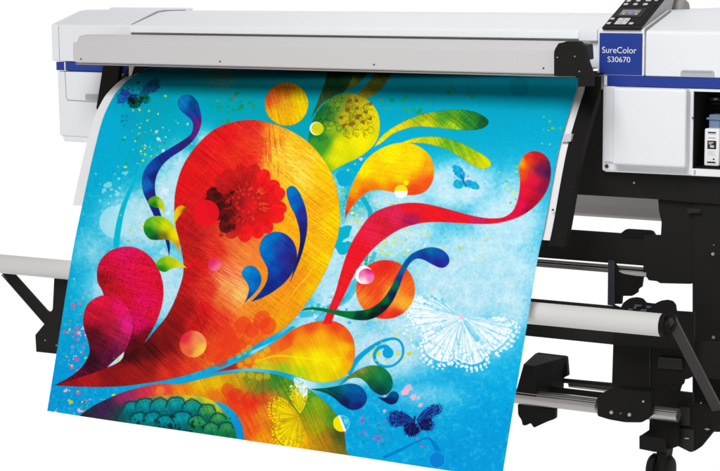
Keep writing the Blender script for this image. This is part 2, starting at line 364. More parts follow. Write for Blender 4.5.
# white butterfly
W = (246, 252, 254)
VB = (96, 190, 226)
lace([(460, 318, 1), (446, 308), (430, 300), (414, 295), (403, 299), (400, 308), (406, 319), (412, 328), (420, 336), (432, 335), (446, 327)], (460, 317), W, VB, 8, 71, .92, 1.3, .86, .5)
lace([(461, 319, 1), (442, 328), (425, 337), (417, 350), (422, 362), (435, 369), (447, 369), (454, 361), (459, 340)], (461, 319), W, VB, 9, 72, .98, 1.6, .84, .5, 1.2)
lace([(462, 319, 1), (470, 333), (480, 345), (489, 358), (487, 368), (475, 373), (463, 370), (456, 364), (457, 344)], (462, 319), W, VB, 9, 73, .95, 1.6, .84, .5, 1.2)
lace([(464, 318, 1), (480, 317), (497, 318), (511, 320), (521, 327), (518, 339), (508, 351), (497, 357), (487, 349), (475, 334)], (464, 318), W, VB, 9, 74, .90, 1.6, .84, .5, 1.2)
lace([(457, 314, 1), (440, 298), (426, 292), (415, 294), (420, 304), (440, 312)], (457, 315), W, VB, 5, 75, .35, .8)
g = np.random.default_rng(77)
for k in range(210):
    t_ = g.uniform(-.1, 3.7); q_ = g.uniform(12, 52); x, y = 461 + q_ * 1.08 * math.cos(t_), 318 + q_ * .92 * math.sin(t_)
    c_, s_ = math.cos(t_), math.sin(t_); l_ = 1 + 2.6 * g.random()
    stroke([(x - c_ * l_, y - s_ * l_), (x + c_ * l_ + g.normal(0, .5), y + s_ * l_ + g.normal(0, .5))], [.3, .5 + .7 * g.random()], (130, 204, 232), alpha=.6)
for k in range(60):
    t_ = g.uniform(.1, 3.4); q_ = g.uniform(40, 58); blob(461 + q_ * 1.05 * math.cos(t_), 318 + q_ * .9 * math.sin(t_), .6 + 1.1 * g.random(), W, seed=3000 + k, alpha=.75)
circle(461, 317, 2, (245, 190, 215))
# pale stem, ball and curl (bottom right)
stroke([(383, 458), (398, 451), (414, 443), (425, 438.5), (431, 440), (436, 447), (438, 453)], [3, 3, 2, 1.8, 2.5, 5, 7], (0, 128, 196))
circle(437, 460, 7.6, (0, 130, 205)); ring(437, 460, 8.3, .8, (60, 175, 225), alpha=.6)
stroke([(348, 374), (356, 361), (368, 350), (383, 341), (396, 339), (402.5, 346), (402, 357), (394, 365), (384, 366.5), (376.5, 362), (374.5, 354), (379.5, 347.5), (386, 347), (389.5, 351), (387, 355)],
       [6.5, 5.5, 4.6, 3.2, 2.4, 2.4, 2.2, 2.4, 2.8, 3.2, 3.4, 3.8, 4.4, 4.6, 3], (0, 158, 212))
splat(16, (352, 340, 400, 370), YG[:3], .6, 1.9, 31)
circle(388, 353, 5.5, (0, 160, 215))
# dark butterfly bottom, blue butterfly top left
NV = (38, 32, 104)
DKV = (18, 130, 196)
lace([(414, 420, 1), (404, 412), (394, 410.5), (387, 413), (386.5, 421), (391, 426.5), (400, 427), (408, 425)], (413, 421), NV, DKV, 6, 81, .95, .7, .88, .5)
lace([(416, 420, 1), (424, 409.5), (434, 404), (442, 403), (443, 410), (437, 416), (430, 421), (422, 423)], (417, 420), NV, DKV, 7, 82, .95, .7, .86, .5)
lace([(413, 422, 1), (405, 425), (403, 431), (407, 437), (415, 437), (420, 432), (418, 425)], (414, 422), NV, (20, 18, 60), 6, 83, .95, .7, .88, .6)
lace([(417, 422, 1), (425, 421), (433, 419), (435, 426), (430, 432), (422, 430)], (417, 422), NV, (20, 18, 60), 5, 84, .95, .7, .86, .6)
stroke([(415, 416), (412, 432)], [2, 1.5], (25, 22, 70)); splat(40, (392, 408, 440, 434), [(0, 150, 210), (60, 70, 160)], .4, .9, 36)
lace([(134, 97, 1), (128, 91), (121, 92), (116, 97), (116, 103), (124, 102), (130, 101)], (134, 98), (44, 56, 140), (0, 130, 170), 7, 85, .8, .7, .88, .6)
lace([(138, 95, 1), (145, 87), (153, 80), (160, 78), (160, 86), (153, 92), (146, 96)], (138, 96), (62, 56, 116), (0, 120, 150), 7, 86, .7, .7, .88, .6)
splat(40, (118, 86, 138, 102), [(50, 60, 160), (70, 60, 150), (20, 90, 170)], .6, 2.2, 37); splat(30, (138, 78, 162, 94), [(90, 60, 120), (60, 60, 120), (40, 70, 120)], .5, 1.6, 38, .8)
lace([(136, 96, 1), (128, 98), (127, 104), (131, 108), (138, 107), (141, 101)], (136, 98), (26, 60, 56), (0, 100, 110), 6, 87, .9, .7); lace([(138, 96, 1), (146, 95), (151, 98), (149, 103), (142, 103)], (138, 97), (20, 84, 66), (0, 120, 120), 5, 88, .85, .7); splat(14, (127, 92, 147, 108), [(20, 60, 50), (0, 90, 60), (10, 40, 40)], 1, 3, 39); ring(135, 101, 6.5, 1, (10, 40, 45), alpha=.6)
circle(129, 121, 9, (0, 150, 190), alpha=.35); splat(8, (120, 112, 130, 128), [(0, 80, 100)], .4, .9, 40)

# long blue ribbon on the left
paint(smooth([(190, 95), (197, 101), (200, 110), (201.5, 121), (198.5, 132), (192, 141.5), (182, 150), (170, 158), (161, 167), (156, 178), (155, 190), (157.5, 203), (161, 215), (167, 232), (170, 246), (169, 256, 1), (167, 246), (164, 236),
              (155, 218), (149, 205), (143.5, 193), (142, 181), (145, 169), (154, 158.5), (168, 149.5), (181, 141.5), (190, 135), (193, 128), (192, 121), (186, 115), (180, 109.5), (177.8, 102), (181.5, 96)]),
      [(184, 102, (20, 130, 190)), (194, 103, (10, 80, 130)), (196, 113, (30, 70, 160)), (199, 122, (110, 30, 110)), (196, 132, (100, 40, 130)), (186, 144, (60, 40, 110)), (170, 153, (30, 50, 130)), (150, 170, (20, 90, 170)), (154, 175, (40, 35, 110)),
       (146, 185, (20, 110, 185)), (153, 195, (45, 40, 120)), (158, 215, (30, 45, 125)), (169, 250, (40, 40, 120))], tex=.5, ang=60, e=12, edge=.4)
for k in range(7): stroke([(183 + k * 2, 98 + k), (188 + k * 1.8, 108 + k * 2.2)], [.4, .4], (10, 60, 110), alpha=.5)
# dark and olive fronds behind the bar
paint(smooth([(311, 118, 1), (319, 98), (326, 78), (329, 58, 1), (358, 58, 1), (356, 78), (347, 90), (334, 96), (322, 104)]), [(320, 100, (70, 90, 50)), (335, 80, (40, 88, 56)), (330, 65, (40, 80, 60)), (350, 75, (50, 100, 56))], tex=.4, ang=75, e=20)
paint(smooth([(372, 58, 1), (368, 72), (358, 84), (345, 91, 1), (352, 78), (357, 60, 1)]), [(365, 70, (60, 90, 60)), (350, 86, (120, 130, 60))], tex=.5, ang=70)
paint(smooth([(382, 58, 1), (402, 58, 1), (392, 74), (380, 90), (367, 98), (358, 94), (370, 80)]), [(392, 65, (80, 110, 60)), (375, 84, (100, 110, 50)), (365, 94, (150, 140, 40))], tex=.7, ang=60)
# patterned green and yellow disc
paint(smooth([(331, 172, 1), (345, 164), (358, 158), (370, 149), (378, 138), (380, 124), (377, 111), (368, 100), (356, 94), (343, 93.5), (330, 99), (320, 108), (313, 120), (309, 135), (309, 152), (318, 168)]),
      [(314, 130, (10, 110, 60)), (322, 110, (40, 110, 55)), (325, 140, (60, 140, 50)), (330, 116, (70, 120, 50)), (340, 100, (110, 140, 50)), (356, 100, (180, 170, 40)), (375, 115, (225, 210, 20)), (345, 120, (190, 180, 30)), (360, 140, (245, 228, 0)), (340, 145, (235, 225, 0)), (318, 148, (60, 150, 50)), (335, 160, (225, 222, 10)), (326, 168, (130, 180, 40)), (330, 128, (150, 175, 40))], tex=.25, ang=-60, e=20, edge=.4)
g = np.random.default_rng(5)
for k in range(95):
    a = g.random() * 6.28; r = 30 * math.sqrt(g.random()); x, y = 344 + r * math.cos(a), 121 + r * .85 * math.sin(a)
    if y < 134 + (x - 344) * .3: ring(x, y, 1.6 + 2 * g.random(), .9, (20, 90, 40) if x < 345 else (120, 110, 20), g.random() * 180, g.random() * 180 + 190, alpha=.5)
for x, y, r in ((349, 101, 2.6), (356, 101, 2), (370, 104, 2.3), (341, 117, 2.2), (344, 125, 2.4), (352, 124, 3), (347, 110, 2.2), (358, 116, 3), (366, 112, 2), (363, 122, 2.5), (357, 108, 2), (370, 119, 2)): blob(x, y, r, (125, 80, 40), seed=int(x * 3), alpha=.75)
for k in range(22):
    a = math.radians(150 + k * 3.6); stroke([(347 + 33 * math.cos(a), 126 + 30 * math.sin(a)), (348 + 22 * math.cos(a), 128 + 20 * math.sin(a))], [1.6, .3], (0, 95, 50), alpha=.35)
# orange bubble
circle(286.5, 104, 21.8, [(266, 100, (215, 90, 45)), (275, 92, (225, 110, 40)), (285, 88, (220, 130, 40)), (300, 100, (240, 205, 10)), (304, 115, (235, 200, 10)), (288, 105, (235, 165, 30)), (275, 115, (240, 180, 20)), (290, 122, (240, 180, 10))], tex=.6, ang=75, e=20, edge=.4, speck=.08)
# two fronds on the right
paint(smooth([(374, 147, 1), (384, 134), (400, 123.5), (420, 115), (440, 111), (460, 109.5), (475, 112), (485, 117), (488.5, 122), (485, 127), (475, 130), (460, 130), (440, 128), (420, 126.5), (405, 129), (392, 134.5), (381, 143)]),
      [(380, 142, (240, 215, 0)), (400, 127, (220, 200, 20)), (420, 119, (150, 170, 30)), (445, 117, (80, 150, 50)), (450, 127, (150, 190, 30)), (470, 118, (50, 130, 55)), (485, 122, (30, 90, 50)), (425, 126, (210, 205, 20))], tex=.8, ang=40, e=15, f=.9, edge=.4)
paint(smooth([(398, 144, 1), (413, 138.5), (430, 136.5), (445, 138), (460, 142.5), (475, 150), (487, 157.5), (491, 163), (489, 167.5), (480, 168.5), (470, 163.5), (460, 157), (448, 150), (434, 145.5), (420, 143)]),
      [(405, 142, (235, 215, 10)), (430, 139, (190, 195, 20)), (450, 143, (110, 170, 40)), (468, 152, (140, 185, 30)), (485, 163, (205, 210, 10)), (470, 160, (180, 195, 20))], tex=.6, ang=60, e=15, edge=.4)
# yellow drop
paint(smooth([(345, 219, 1), (346, 206), (350, 190), (358, 173), (367, 159), (380, 149), (395, 143.5), (408, 143), (420, 147), (430, 156), (434, 168), (433, 180), (427, 190), (418, 194.5), (405, 195), (392, 192), (380, 190), (368, 192), (357, 201), (350, 210)]),
      [(345, 216, (225, 50, 40)), (350, 205, (235, 90, 30)), (356, 190, (245, 170, 0)), (365, 170, (253, 228, 0)), (390, 155, (254, 230, 0)), (415, 160, (252, 220, 0)), (430, 168, (245, 160, 20)), (430, 182, (235, 90, 35)), (415, 192, (232, 80, 35)), (395, 190, (240, 120, 25)), (375, 188, (238, 120, 25)), (380, 178, (250, 200, 0)), (400, 175, (252, 210, 0)), (362, 193, (235, 100, 30))], tex=.22, ang=10, e=12, speck=.1)
circle(401, 191.5, 6.6, (255, 255, 255)); paint(smooth([(394.5, 191, 1), (396, 187), (401, 185), (406, 187), (407.5, 191, 1)]), (250, 222, 20)); circle(406, 182.7, 2.6, (252, 226, 0))
paint(smooth([(343, 224, 1), (346, 216), (347, 210, 1), (346, 218)]), (235, 90, 30))

# the big red and gold form
BODY = smooth([(54, 385.5, 1), (75, 377), (92, 369), (108, 366), (124, 353), (144, 343.5, 1), (157, 328), (168, 314), (178, 292), (183.5, 271), (181.5, 250), (175.5, 225), (174.5, 199), (178.5, 178), (185, 162), (197, 145), (212, 131), (226, 124), (245, 120), (262, 121), (280, 126), (295, 133), (309, 143),
               (321, 156), (331, 172), (337, 190), (340, 210), (339, 230), (335, 246), (327, 268), (316, 289), (305, 305), (295, 318), (282, 330), (262, 341), (245, 351), (225, 361), (205, 369), (185, 375.5), (160, 381), (125, 386), (100, 387), (75, 386.5)])
bodyc = [(200, 150, (222, 32, 38)), (225, 135, (225, 32, 40)), (250, 128, (222, 45, 45)), (185, 185, (224, 28, 34)), (215, 175, (226, 34, 36)), (250, 160, (228, 40, 36)), (255, 145, (228, 60, 38)), (276, 135, (240, 170, 40)), (290, 150, (250, 200, 50)), (275, 160, (248, 195, 50)),
         (300, 145, (246, 180, 24)), (320, 172, (253, 196, 14)), (300, 178, (254, 214, 80)), (290, 180, (250, 185, 40)), (325, 200, (248, 175, 10)), (335, 220, (254, 200, 0)), (312, 215, (250, 172, 26)), (318, 250, (250, 178, 18)), (300, 282, (242, 140, 30)), (325, 262, (254, 200, 0)), (310, 290, (252, 190, 0)),
         (282, 222, (247, 165, 25)), (200, 200, (214, 34, 38)), (185, 225, (190, 32, 36)), (195, 240, (186, 34, 38)), (200, 265, (214, 32, 38)), (188, 280, (196, 30, 36)), (215, 250, (220, 50, 42)), (235, 240, (232, 110, 60)), (245, 255, (240, 130, 60)), (228, 275, (240, 120, 80)), (225, 287, (246, 160, 90)), (240, 295, (250, 190, 110)), (222, 300, (240, 120, 60)),
         (210, 290, (222, 50, 42)), (205, 310, (218, 34, 38)), (185, 310, (160, 28, 32)), (175, 325, (130, 24, 30)), (195, 325, (200, 36, 36)), (220, 320, (228, 60, 40)), (250, 310, (243, 140, 45)), (270, 300, (245, 150, 30)), (262, 280, (245, 140, 30)), (285, 300, (246, 150, 25)), (280, 320, (246, 165, 15)), (255, 335, (240, 110, 35)), (240, 345, (236, 90, 35)), (225, 350, (238, 100, 35)),
         (212, 360, (240, 120, 40)), (200, 355, (236, 90, 45)), (190, 368, (225, 70, 40)), (165, 345, (125, 25, 26)), (150, 350, (90, 22, 24)), (170, 365, (180, 40, 34)), (150, 368, (150, 34, 32)), (130, 372, (160, 34, 34)), (110, 378, (140, 28, 34)), (90, 381, (170, 32, 40)), (65, 384, (150, 26, 34)), (130, 355, (70, 18, 24)), (165, 372, (215, 60, 42)), (235, 200, (226, 34, 38))]
paint(BODY, bodyc, tex=.55, ang=38, e=14, seed=3, edge=.4)
for an_, sd_, colx, al_, (bx_, by_, sx_, sy_) in ((70, 101, (120, 14, 20), .55, (185, 310, 40, 40)), (28, 102, (120, 14, 20), .5, (190, 250, 34, 50)), (118, 103, (150, 20, 20), .35, (215, 330, 60, 40)), (12, 104, (250, 120, 70), .5, (225, 265, 34, 44)),
                                     (62, 105, (255, 170, 60), .45, (262, 300, 34, 40)), (0, 106, (255, 225, 120), .5, (285, 165, 40, 34)), (88, 107, (220, 90, 20), .22, (285, 170, 40, 40)), (50, 108, (240, 130, 20), .2, (318, 240, 24, 60)), (20, 109, (180, 24, 28), .35, (215, 160, 34, 40))):
    paint(BODY, colx, alpha=al_, amask=lambda x, y: np.clip(scratch(x, y, an_, 1.9, .07, sd_) * 4 - .15, 0, 1) * np.exp(-((x - bx_) / sx_) ** 2 - ((y - by_) / sy_) ** 2))
paint(BODY, (255, 235, 170), alpha=.75, amask=lambda x, y: np.clip(scratch(x, y, 28, 1.3, .05, 50) * 3, 0, 1) * np.exp(-((x - 238) / 20) ** 2 - ((y - 282) / 26) ** 2))
paint(BODY, (255, 240, 140), alpha=.8, amask=lambda x, y: np.clip(scratch(x, y, 12, 1.0, .05, 60) * 3, 0, 1) * np.exp(-((x - 290) / 24) ** 2 - ((y - 158) / 22) ** 2))
paint(BODY, (215, 60, 30), alpha=.8, amask=lambda x, y: np.clip(scratch(x, y, 85, 1.0, .06, 64) * 3 - .1, 0, 1) * np.exp(-((x - 272) / 12) ** 2 - ((y - 150) / 30) ** 2))
paint(BODY, (60, 12, 18), alpha=.7, amask=lambda x, y: np.clip(scratch(x, y, 42, 1.0, .04, 70) * 3 - .1, 0, 1) * np.exp(-((x - 150) / 34) ** 2 - ((y - 352) / 18) ** 2))
for k in range(11): stroke([(300 + k * 2, 200 + k * 5), (338 - k, 180 + k * 8)], [.5, 1.2], (255, 225, 60), alpha=.28)
for k in range(8): stroke([(288 + k * 2, 300 - k * 3), (325 - k * 3, 252 + k * 5)], [1.0, .5], (255, 215, 40), alpha=.3)
# petal ghosts low in the form
for x, y, r in ((243, 325, 8), (226, 337, 9.5), (231, 345, 9), (215, 352, 9.5), (262, 320, 8.5), (268, 326, 8), (252, 330, 7), (221, 360, 7)): circle(x, y, r, (232, 62, 38), ry=r * 1.15, rot=30, alpha=.55)
# gerbera
circle(247, 203, 33, (216, 28, 34), alpha=.55)
gg = np.random.default_rng(21)
for ringk, (rad_, n_, L0, Wd, off) in enumerate(((27, 17, 13, 8.4, 8), (21.5, 15, 11, 6.6, 20), (17, 15, 8, 4.6, 4))):
    for k in range(n_):
        th = (k * 360 / n_ + off + gg.normal(0, 3)) % 360; a_ = math.radians(th); rr_ = rad_ * (1 + gg.normal(0, .03)); x, y = 246 + rr_ * math.cos(a_), 203 + rr_ * .95 * math.sin(a_)
        dark = 125 < th < 205; mid = 205 <= th < 290 or 95 < th <= 125
        c = (92, 26, 24) if dark and ringk == 0 else ((120, 30, 28) if dark else ((188, 34, 36) if mid else (236, 34, 38)))
        if ringk: c = tuple(v * (1.0 - .08 * ringk) for v in c)
        ca_, sa_ = math.cos(a_), math.sin(a_)
        circle(x, y, L0, [(x + 9 * ca_, y + 9 * sa_, c), (x - 8 * ca_, y - 8 * sa_, tuple(v * .66 for v in c)), (x + 3 * sa_, y - 3 * ca_, tuple(min(255, v * 1.08) for v in c))], ry=Wd, rot=th, tex=.5, ang=th, e=6, alpha=(.94 if not mid else .82) * (1 - .18 * ringk), edge=.3)
        stroke([(x - 7 * ca_, y - 7 * sa_), (x + 8 * ca_, y + 8 * sa_)], [.9, .3], tuple(v * .7 for v in c), alpha=.25)
for k in range(60):
    a_ = gg.random() * 6.283; r0 = 11 + gg.random() * 8; r1 = r0 + 3 + gg.random() * 4
    oc = (234, 104, 50) if math.cos(a_) > .2 and gg.random() < .6 else ((90, 24, 24) if math.cos(a_) < -.4 and gg.random() < .6 else (206, 46, 42))
    stroke([(246 + r0 * math.cos(a_), 203 + r0 * math.sin(a_)), (246 + r1 * math.cos(a_), 203 + r1 * math.sin(a_))], [2.2, .5], oc, alpha=.6)
ring(246, 203, 14, 1.6, (226, 80, 64), wob=True, alpha=.35)
circle(246, 203, 12.5, [(240, 200, (150, 30, 34)), (252, 206, (214, 34, 40)), (246, 195, (190, 36, 40))], e=10, tex=.3)
for k in range(20): a = k * .63; circle(246 + 9 * math.cos(a), 203 + 9 * math.sin(a), 1.1, (228, 70, 60), alpha=.5)
for q in ((217, 196, 4), (220, 206, 4), (225, 218, 4), (231, 227, 4), (214, 189, 2.5)): blob(q[0], q[1], q[2], (62, 20, 20), seed=int(q[0]), alpha=.7)
splat(14, (214, 180, 236, 236), [(60, 20, 20), (180, 34, 36)], .8, 2.6, 41, .8)
circle(206, 213, 13.2, (230, 26, 44), alpha=.92); circle(214.5, 264.5, 6.6, [(211, 261, (225, 50, 110)), (218, 269, (238, 120, 150))], e=6, alpha=.85)
circle(193, 344, 13.4, [(184, 336, (222, 50, 70)), (190, 352, (232, 100, 70)), (204, 350, (250, 205, 80)), (196, 355, (250, 180, 80)), (200, 338, (238, 140, 90))], tex=.3, ang=35, e=10)
# left pink lobes
paint(smooth([(97, 273), (99, 263), (107, 253), (119, 247.5), (133, 247), (146, 253), (156, 264), (162, 279), (163.5, 294), (161, 309), (155, 325), (144, 343.5, 1), (128, 354), (118, 346), (110, 320), (103, 293), (98, 283)]),
      [(125, 252, (226, 28, 100)), (145, 262, (228, 30, 70)), (158, 285, (226, 26, 62)), (105, 262, (215, 26, 70)), (101, 280, (160, 24, 40)), (112, 290, (190, 30, 44)), (130, 275, (228, 24, 84)), (145, 300, (230, 20, 96)), (140, 325, (226, 20, 110)), (120, 300, (212, 28, 54)), (155, 315, (228, 30, 70)), (145, 335, (120, 22, 34)), (135, 345, (90, 18, 30))],
      tex=.5, ang=14, e=20, seed=9, f=.9, edge=.4, speck=.3)
paint(smooth([(83, 320), (86, 307), (93, 299.5), (102, 295.5), (111, 295.5), (120, 299), (128, 307.5), (132.5, 319), (132, 333), (128, 345), (121, 356), (108, 367), (84, 376), (54, 385.5, 1), (68, 378), (79, 370), (86, 361), (89.5, 352), (88, 341), (84.5, 330)]),
      [(100, 299, (216, 28, 70)), (88, 315, (190, 26, 56)), (120, 308, (224, 28, 100)), (128, 325, (222, 40, 130)), (105, 315, (190, 30, 60)), (112, 330, (160, 32, 60)), (92, 335, (90, 20, 34)), (122, 342, (150, 36, 80)), (100, 345, (96, 22, 44)), (92, 360, (60, 16, 36)), (108, 358, (90, 24, 60)), (78, 374, (90, 20, 50)), (62, 382, (120, 24, 50)), (115, 350, (110, 26, 66))],
      tex=.8, ang=28, e=14, seed=12, edge=.4)
paint(smooth([(124.5, 351.5, 1), (122.5, 358), (117, 363), (107, 367.5, 1), (115, 360)]), (190, 230, 238)); splat(4, (114, 357, 122, 364), YG + GR, .5, 1, 42)

# lower forms
paint(smooth([(74, 420, 1), (90, 408), (105, 400), (122, 392.5), (140, 387.5), (160, 383.5), (180, 384), (205, 378), (225, 374), (245, 372), (262, 372.5), (280, 375.5), (298, 382), (310, 390), (322, 399), (332, 409), (339, 419), (344, 432), (346, 450), (346, 480), (74, 470)]),
      [(85, 412, (50, 50, 66)), (105, 406, (70, 44, 84)), (125, 396, (150, 50, 100)), (145, 391, (200, 56, 80)), (158, 393, (224, 80, 60)), (165, 390, (230, 90, 60)), (180, 390, (236, 130, 30)), (200, 383, (228, 175, 20)), (215, 384, (228, 185, 10)), (215, 395, (226, 120, 35)), (235, 382, (205, 160, 30)), (250, 379, (130, 140, 40)), (262, 388, (110, 120, 45)), (275, 382, (60, 130, 50)), (290, 388, (100, 150, 40)),
       (305, 395, (60, 150, 50)), (235, 400, (226, 70, 36)), (250, 405, (228, 60, 34)), (232, 410, (226, 70, 30)), (250, 430, (228, 90, 30)), (265, 415, (226, 130, 30)), (262, 440, (240, 150, 20)), (285, 430, (170, 130, 30)), (315, 405, (130, 160, 30)), (318, 425, (160, 160, 20)), (332, 418, (90, 140, 40)), (338, 435, (80, 90, 40)), (325, 440, (180, 130, 30)), (300, 440, (235, 160, 10)), (120, 415, (40, 70, 74)), (270, 400, (190, 110, 35))],
      tex=.5, ang=62, e=12, seed=15, edge=.4)
for x, y, r in ((236, 396, 8), (249, 400, 8), (262, 398, 7), (228, 390, 7)): circle(x, y, r, (222, 48, 34), alpha=.4)
for k in range(6): stroke([(262, 366), (238 + k * 10, 400)], [1, 6], (240, 190, 60), alpha=.10)
# scalloped teal rosette
ROS = smooth([(116, 428, 1), (120, 414), (128, 404), (142, 398), (160, 395.5), (180, 395), (198, 396), (213, 401), (223, 411), (231, 421), (236, 431), (238, 446), (238, 470), (116, 470)])
paint(ROS, [(130, 405, (20, 110, 110)), (150, 398, (150, 120, 70)), (165, 396, (180, 150, 70)), (150, 408, (0, 150, 160)), (140, 420, (0, 148, 150)), (180, 410, (0, 150, 170)), (170, 425, (0, 130, 140)), (190, 398, (200, 190, 60)), (208, 401, (205, 200, 50)), (200, 408, (60, 160, 90)), (215, 412, (190, 190, 60)), (205, 420, (10, 150, 110)), (225, 420, (20, 150, 70)), (232, 432, (30, 120, 60)), (222, 432, (10, 150, 70)), (205, 432, (0, 130, 130)), (120, 420, (20, 90, 90))], tex=.3, ang=40, e=12)
for x, y, r in ((132, 410, 9), (145, 408, 10), (160, 408, 10), (176, 407, 10), (192, 409, 9.5), (207, 413, 9), (218, 421, 8), (139, 421, 9), (153, 421, 9.5), (182, 422, 11), (197, 424, 9), (211, 430, 8), (226, 430, 8), (165, 424, 9), (170, 436, 8), (185, 437, 7)):
    circle(x, y + .4, r * 1.06, (10, 70, 76), alpha=.5); circle(x + .3, y + 1.2, r, [(x, y - r * .6, (0, 176, 184) if x < 195 else (90, 180, 90)), (x, y + r * .7, (0, 112, 124) if x < 195 else (16, 120, 80))], e=10, tex=.6, ang=70, alpha=.62); ring(x, y, r, 2.0, (12, 76, 80), 180, 350, wob=True, alpha=.6); ring(x + .5, y + 1, r * .8, 1.0, (10, 120, 124), 190, 330, wob=True, alpha=.4)
splat(46, (128, 418, 215, 440), [(14, 60, 66), (16, 50, 50)], .8, 2.6, 43, .8); splat(30, (125, 400, 200, 430), [(14, 90, 96), (120, 210, 210)], .3, .8, 44, .6)
circle(160, 391, 4.5, (236, 140, 60), alpha=.7)
paint(smooth([(213, 401, 1), (224, 404), (235, 413), (242, 425), (245, 443, 1), (237.5, 443, 1), (235, 430), (229, 418), (221, 408)]), [(220, 405, (0, 165, 210)), (240, 435, (20, 140, 200))]); splat(10, (222, 408, 244, 438), [(210, 50, 130), (60, 60, 160)], .4, 1.1, 45)
# upper sliver and yellow lobe
paint(smooth([(204, 374.5, 1), (225, 367.5), (240, 361), (255, 353.5), (268, 346.5), (280, 338), (290, 331), (305, 324.5), (320, 321), (333, 321), (344, 326), (352, 336), (355, 350), (353, 364), (346, 375), (335, 381), (322, 382.5), (308, 380), (292, 375), (275, 371), (258, 369.5), (240, 369.5), (222, 372)]),
      [(210, 373, (180, 40, 40)), (230, 368, (170, 40, 34)), (245, 364, (226, 110, 34)), (262, 355, (240, 140, 30)), (275, 348, (238, 110, 35)), (290, 335, (234, 90, 34)), (310, 326, (234, 84, 36)), (335, 324, (232, 76, 38)), (350, 338, (234, 90, 34)), (353, 355, (240, 130, 30)), (345, 348, (248, 190, 10)), (320, 338, (246, 170, 20)), (300, 340, (242, 150, 25)), (318, 358, (254, 230, 0)), (335, 365, (250, 222, 0)), (300, 360, (246, 215, 0)),
       (280, 358, (238, 160, 20)), (282, 368, (150, 190, 40)), (300, 372, (180, 205, 20)), (320, 378, (225, 215, 0)), (340, 376, (215, 190, 20)), (265, 366, (190, 190, 40)), (348, 368, (240, 170, 10))], tex=.25, ang=62, e=12, seed=17, edge=.4)
stroke([(255, 362), (275, 356), (295, 357), (320, 360), (345, 357)], [1, 1.6, 1.2, 1, .6], (255, 235, 40), alpha=.6)
paint(smooth([(279, 341, 1), (290, 334), (292, 345), (280, 352, 1)]), (226, 70, 36), alpha=.4)
for x, y, r in ((249, 348, 3.4), (244, 352, 3), (239, 356, 2.8), (262, 355, 3), (258, 361, 3.4), (248, 361, 3.2), (240, 365, 3), (267, 350, 3.2), (265, 362, 3), (255, 368, 3.4), (263, 369, 3.4), (245, 369, 3), (251, 375, 3.6), (259, 377, 3.6), (267, 376, 3.4), (242, 374, 3.2), (270, 370, 3), (255, 352, 2.8)):
    circle(x, y, r, (240, 205, 30), alpha=.42)
BAND = smooth([(161, 382.4, 1), (180, 379.5), (203, 372.8), (226, 364.8), (250, 352), (272, 341), (292, 326, 1), (296, 327, 1), (276, 341), (252, 354.5), (226, 367.5), (208, 373.6, 1), (225, 370.8), (245, 368.6), (262, 369), (282, 372), (300, 378), (318, 383), (334, 382), (350, 374, 1), (347, 381), (338, 386.5), (318, 389), (308, 388.5), (296, 382), (280, 375.6), (262, 372.2), (245, 371.6), (225, 373.4), (205, 377.8), (180, 383.8)])
paint(BAND, [(185, 382, (20, 165, 205)), (215, 369, (20, 165, 210)), (245, 357, (0, 165, 205)), (255, 350, (150, 215, 232)), (285, 333, (20, 165, 205)), (250, 370, (90, 195, 220)), (285, 374, (0, 165, 210)), (305, 382, (190, 230, 240)), (330, 385, (90, 195, 225)), (345, 380, (60, 180, 215))], e=10)
# yellow butterfly
YB = (250, 228, 0)
YV = (190, 150, 20)
lace([(299, 416, 1), (290, 404), (279, 397), (269, 399), (267, 410), (270, 420), (280, 424), (291, 421)], (299, 416), YB, YV, 11, 91, .92, 1.0)
lace([(299, 417, 1), (288, 422), (276, 424), (270, 432), (274, 444), (285, 452), (296, 450), (301, 438)], (299, 417), YB, YV, 12, 92, .92, 1.0)
lace([(300, 417, 1), (304, 430), (306, 442), (300, 449), (294, 444)], (300, 417), (222, 205, 10), YV, 5, 93, .7, .8)
lace([(300, 414, 1), (292, 402), (290, 390), (296, 383), (304, 386), (308, 396), (305, 406)], (300, 412), (246, 230, 20), YV, 7, 94, .85, .8)
lace([(303, 398, 1), (296, 386), (294, 378), (302, 378), (308, 386), (308, 394)], (303, 396), (250, 252, 240), (120, 200, 220), 5, 95, .85, .7)
for k in range(12): a = math.radians(90 + k * 11); stroke([(298, 416), (298 + 26 * math.cos(a), 416 + 26 * math.sin(a))], [1.0, .4], (200, 160, 10), alpha=.5)
splat(26, (292, 378, 312, 404), [YB, (250, 252, 240)], .5, 1.5, 57)
# half and half bubble
circle(341.5, 423.5, 8.2, (40, 175, 220)); ring(341.5, 423.5, 7.8, .8, (140, 215, 235), alpha=.8)
paint(smooth([(338.5, 415.8, 1), (345, 431, 1), (340, 431.6), (334.5, 428), (333.2, 422), (335, 418)]), (250, 222, 0)); stroke([(339, 415.5), (345, 431.3)], [2.2, 2.2], (255, 255, 250)); blob(346, 421, 3, (110, 200, 228), seed=3)
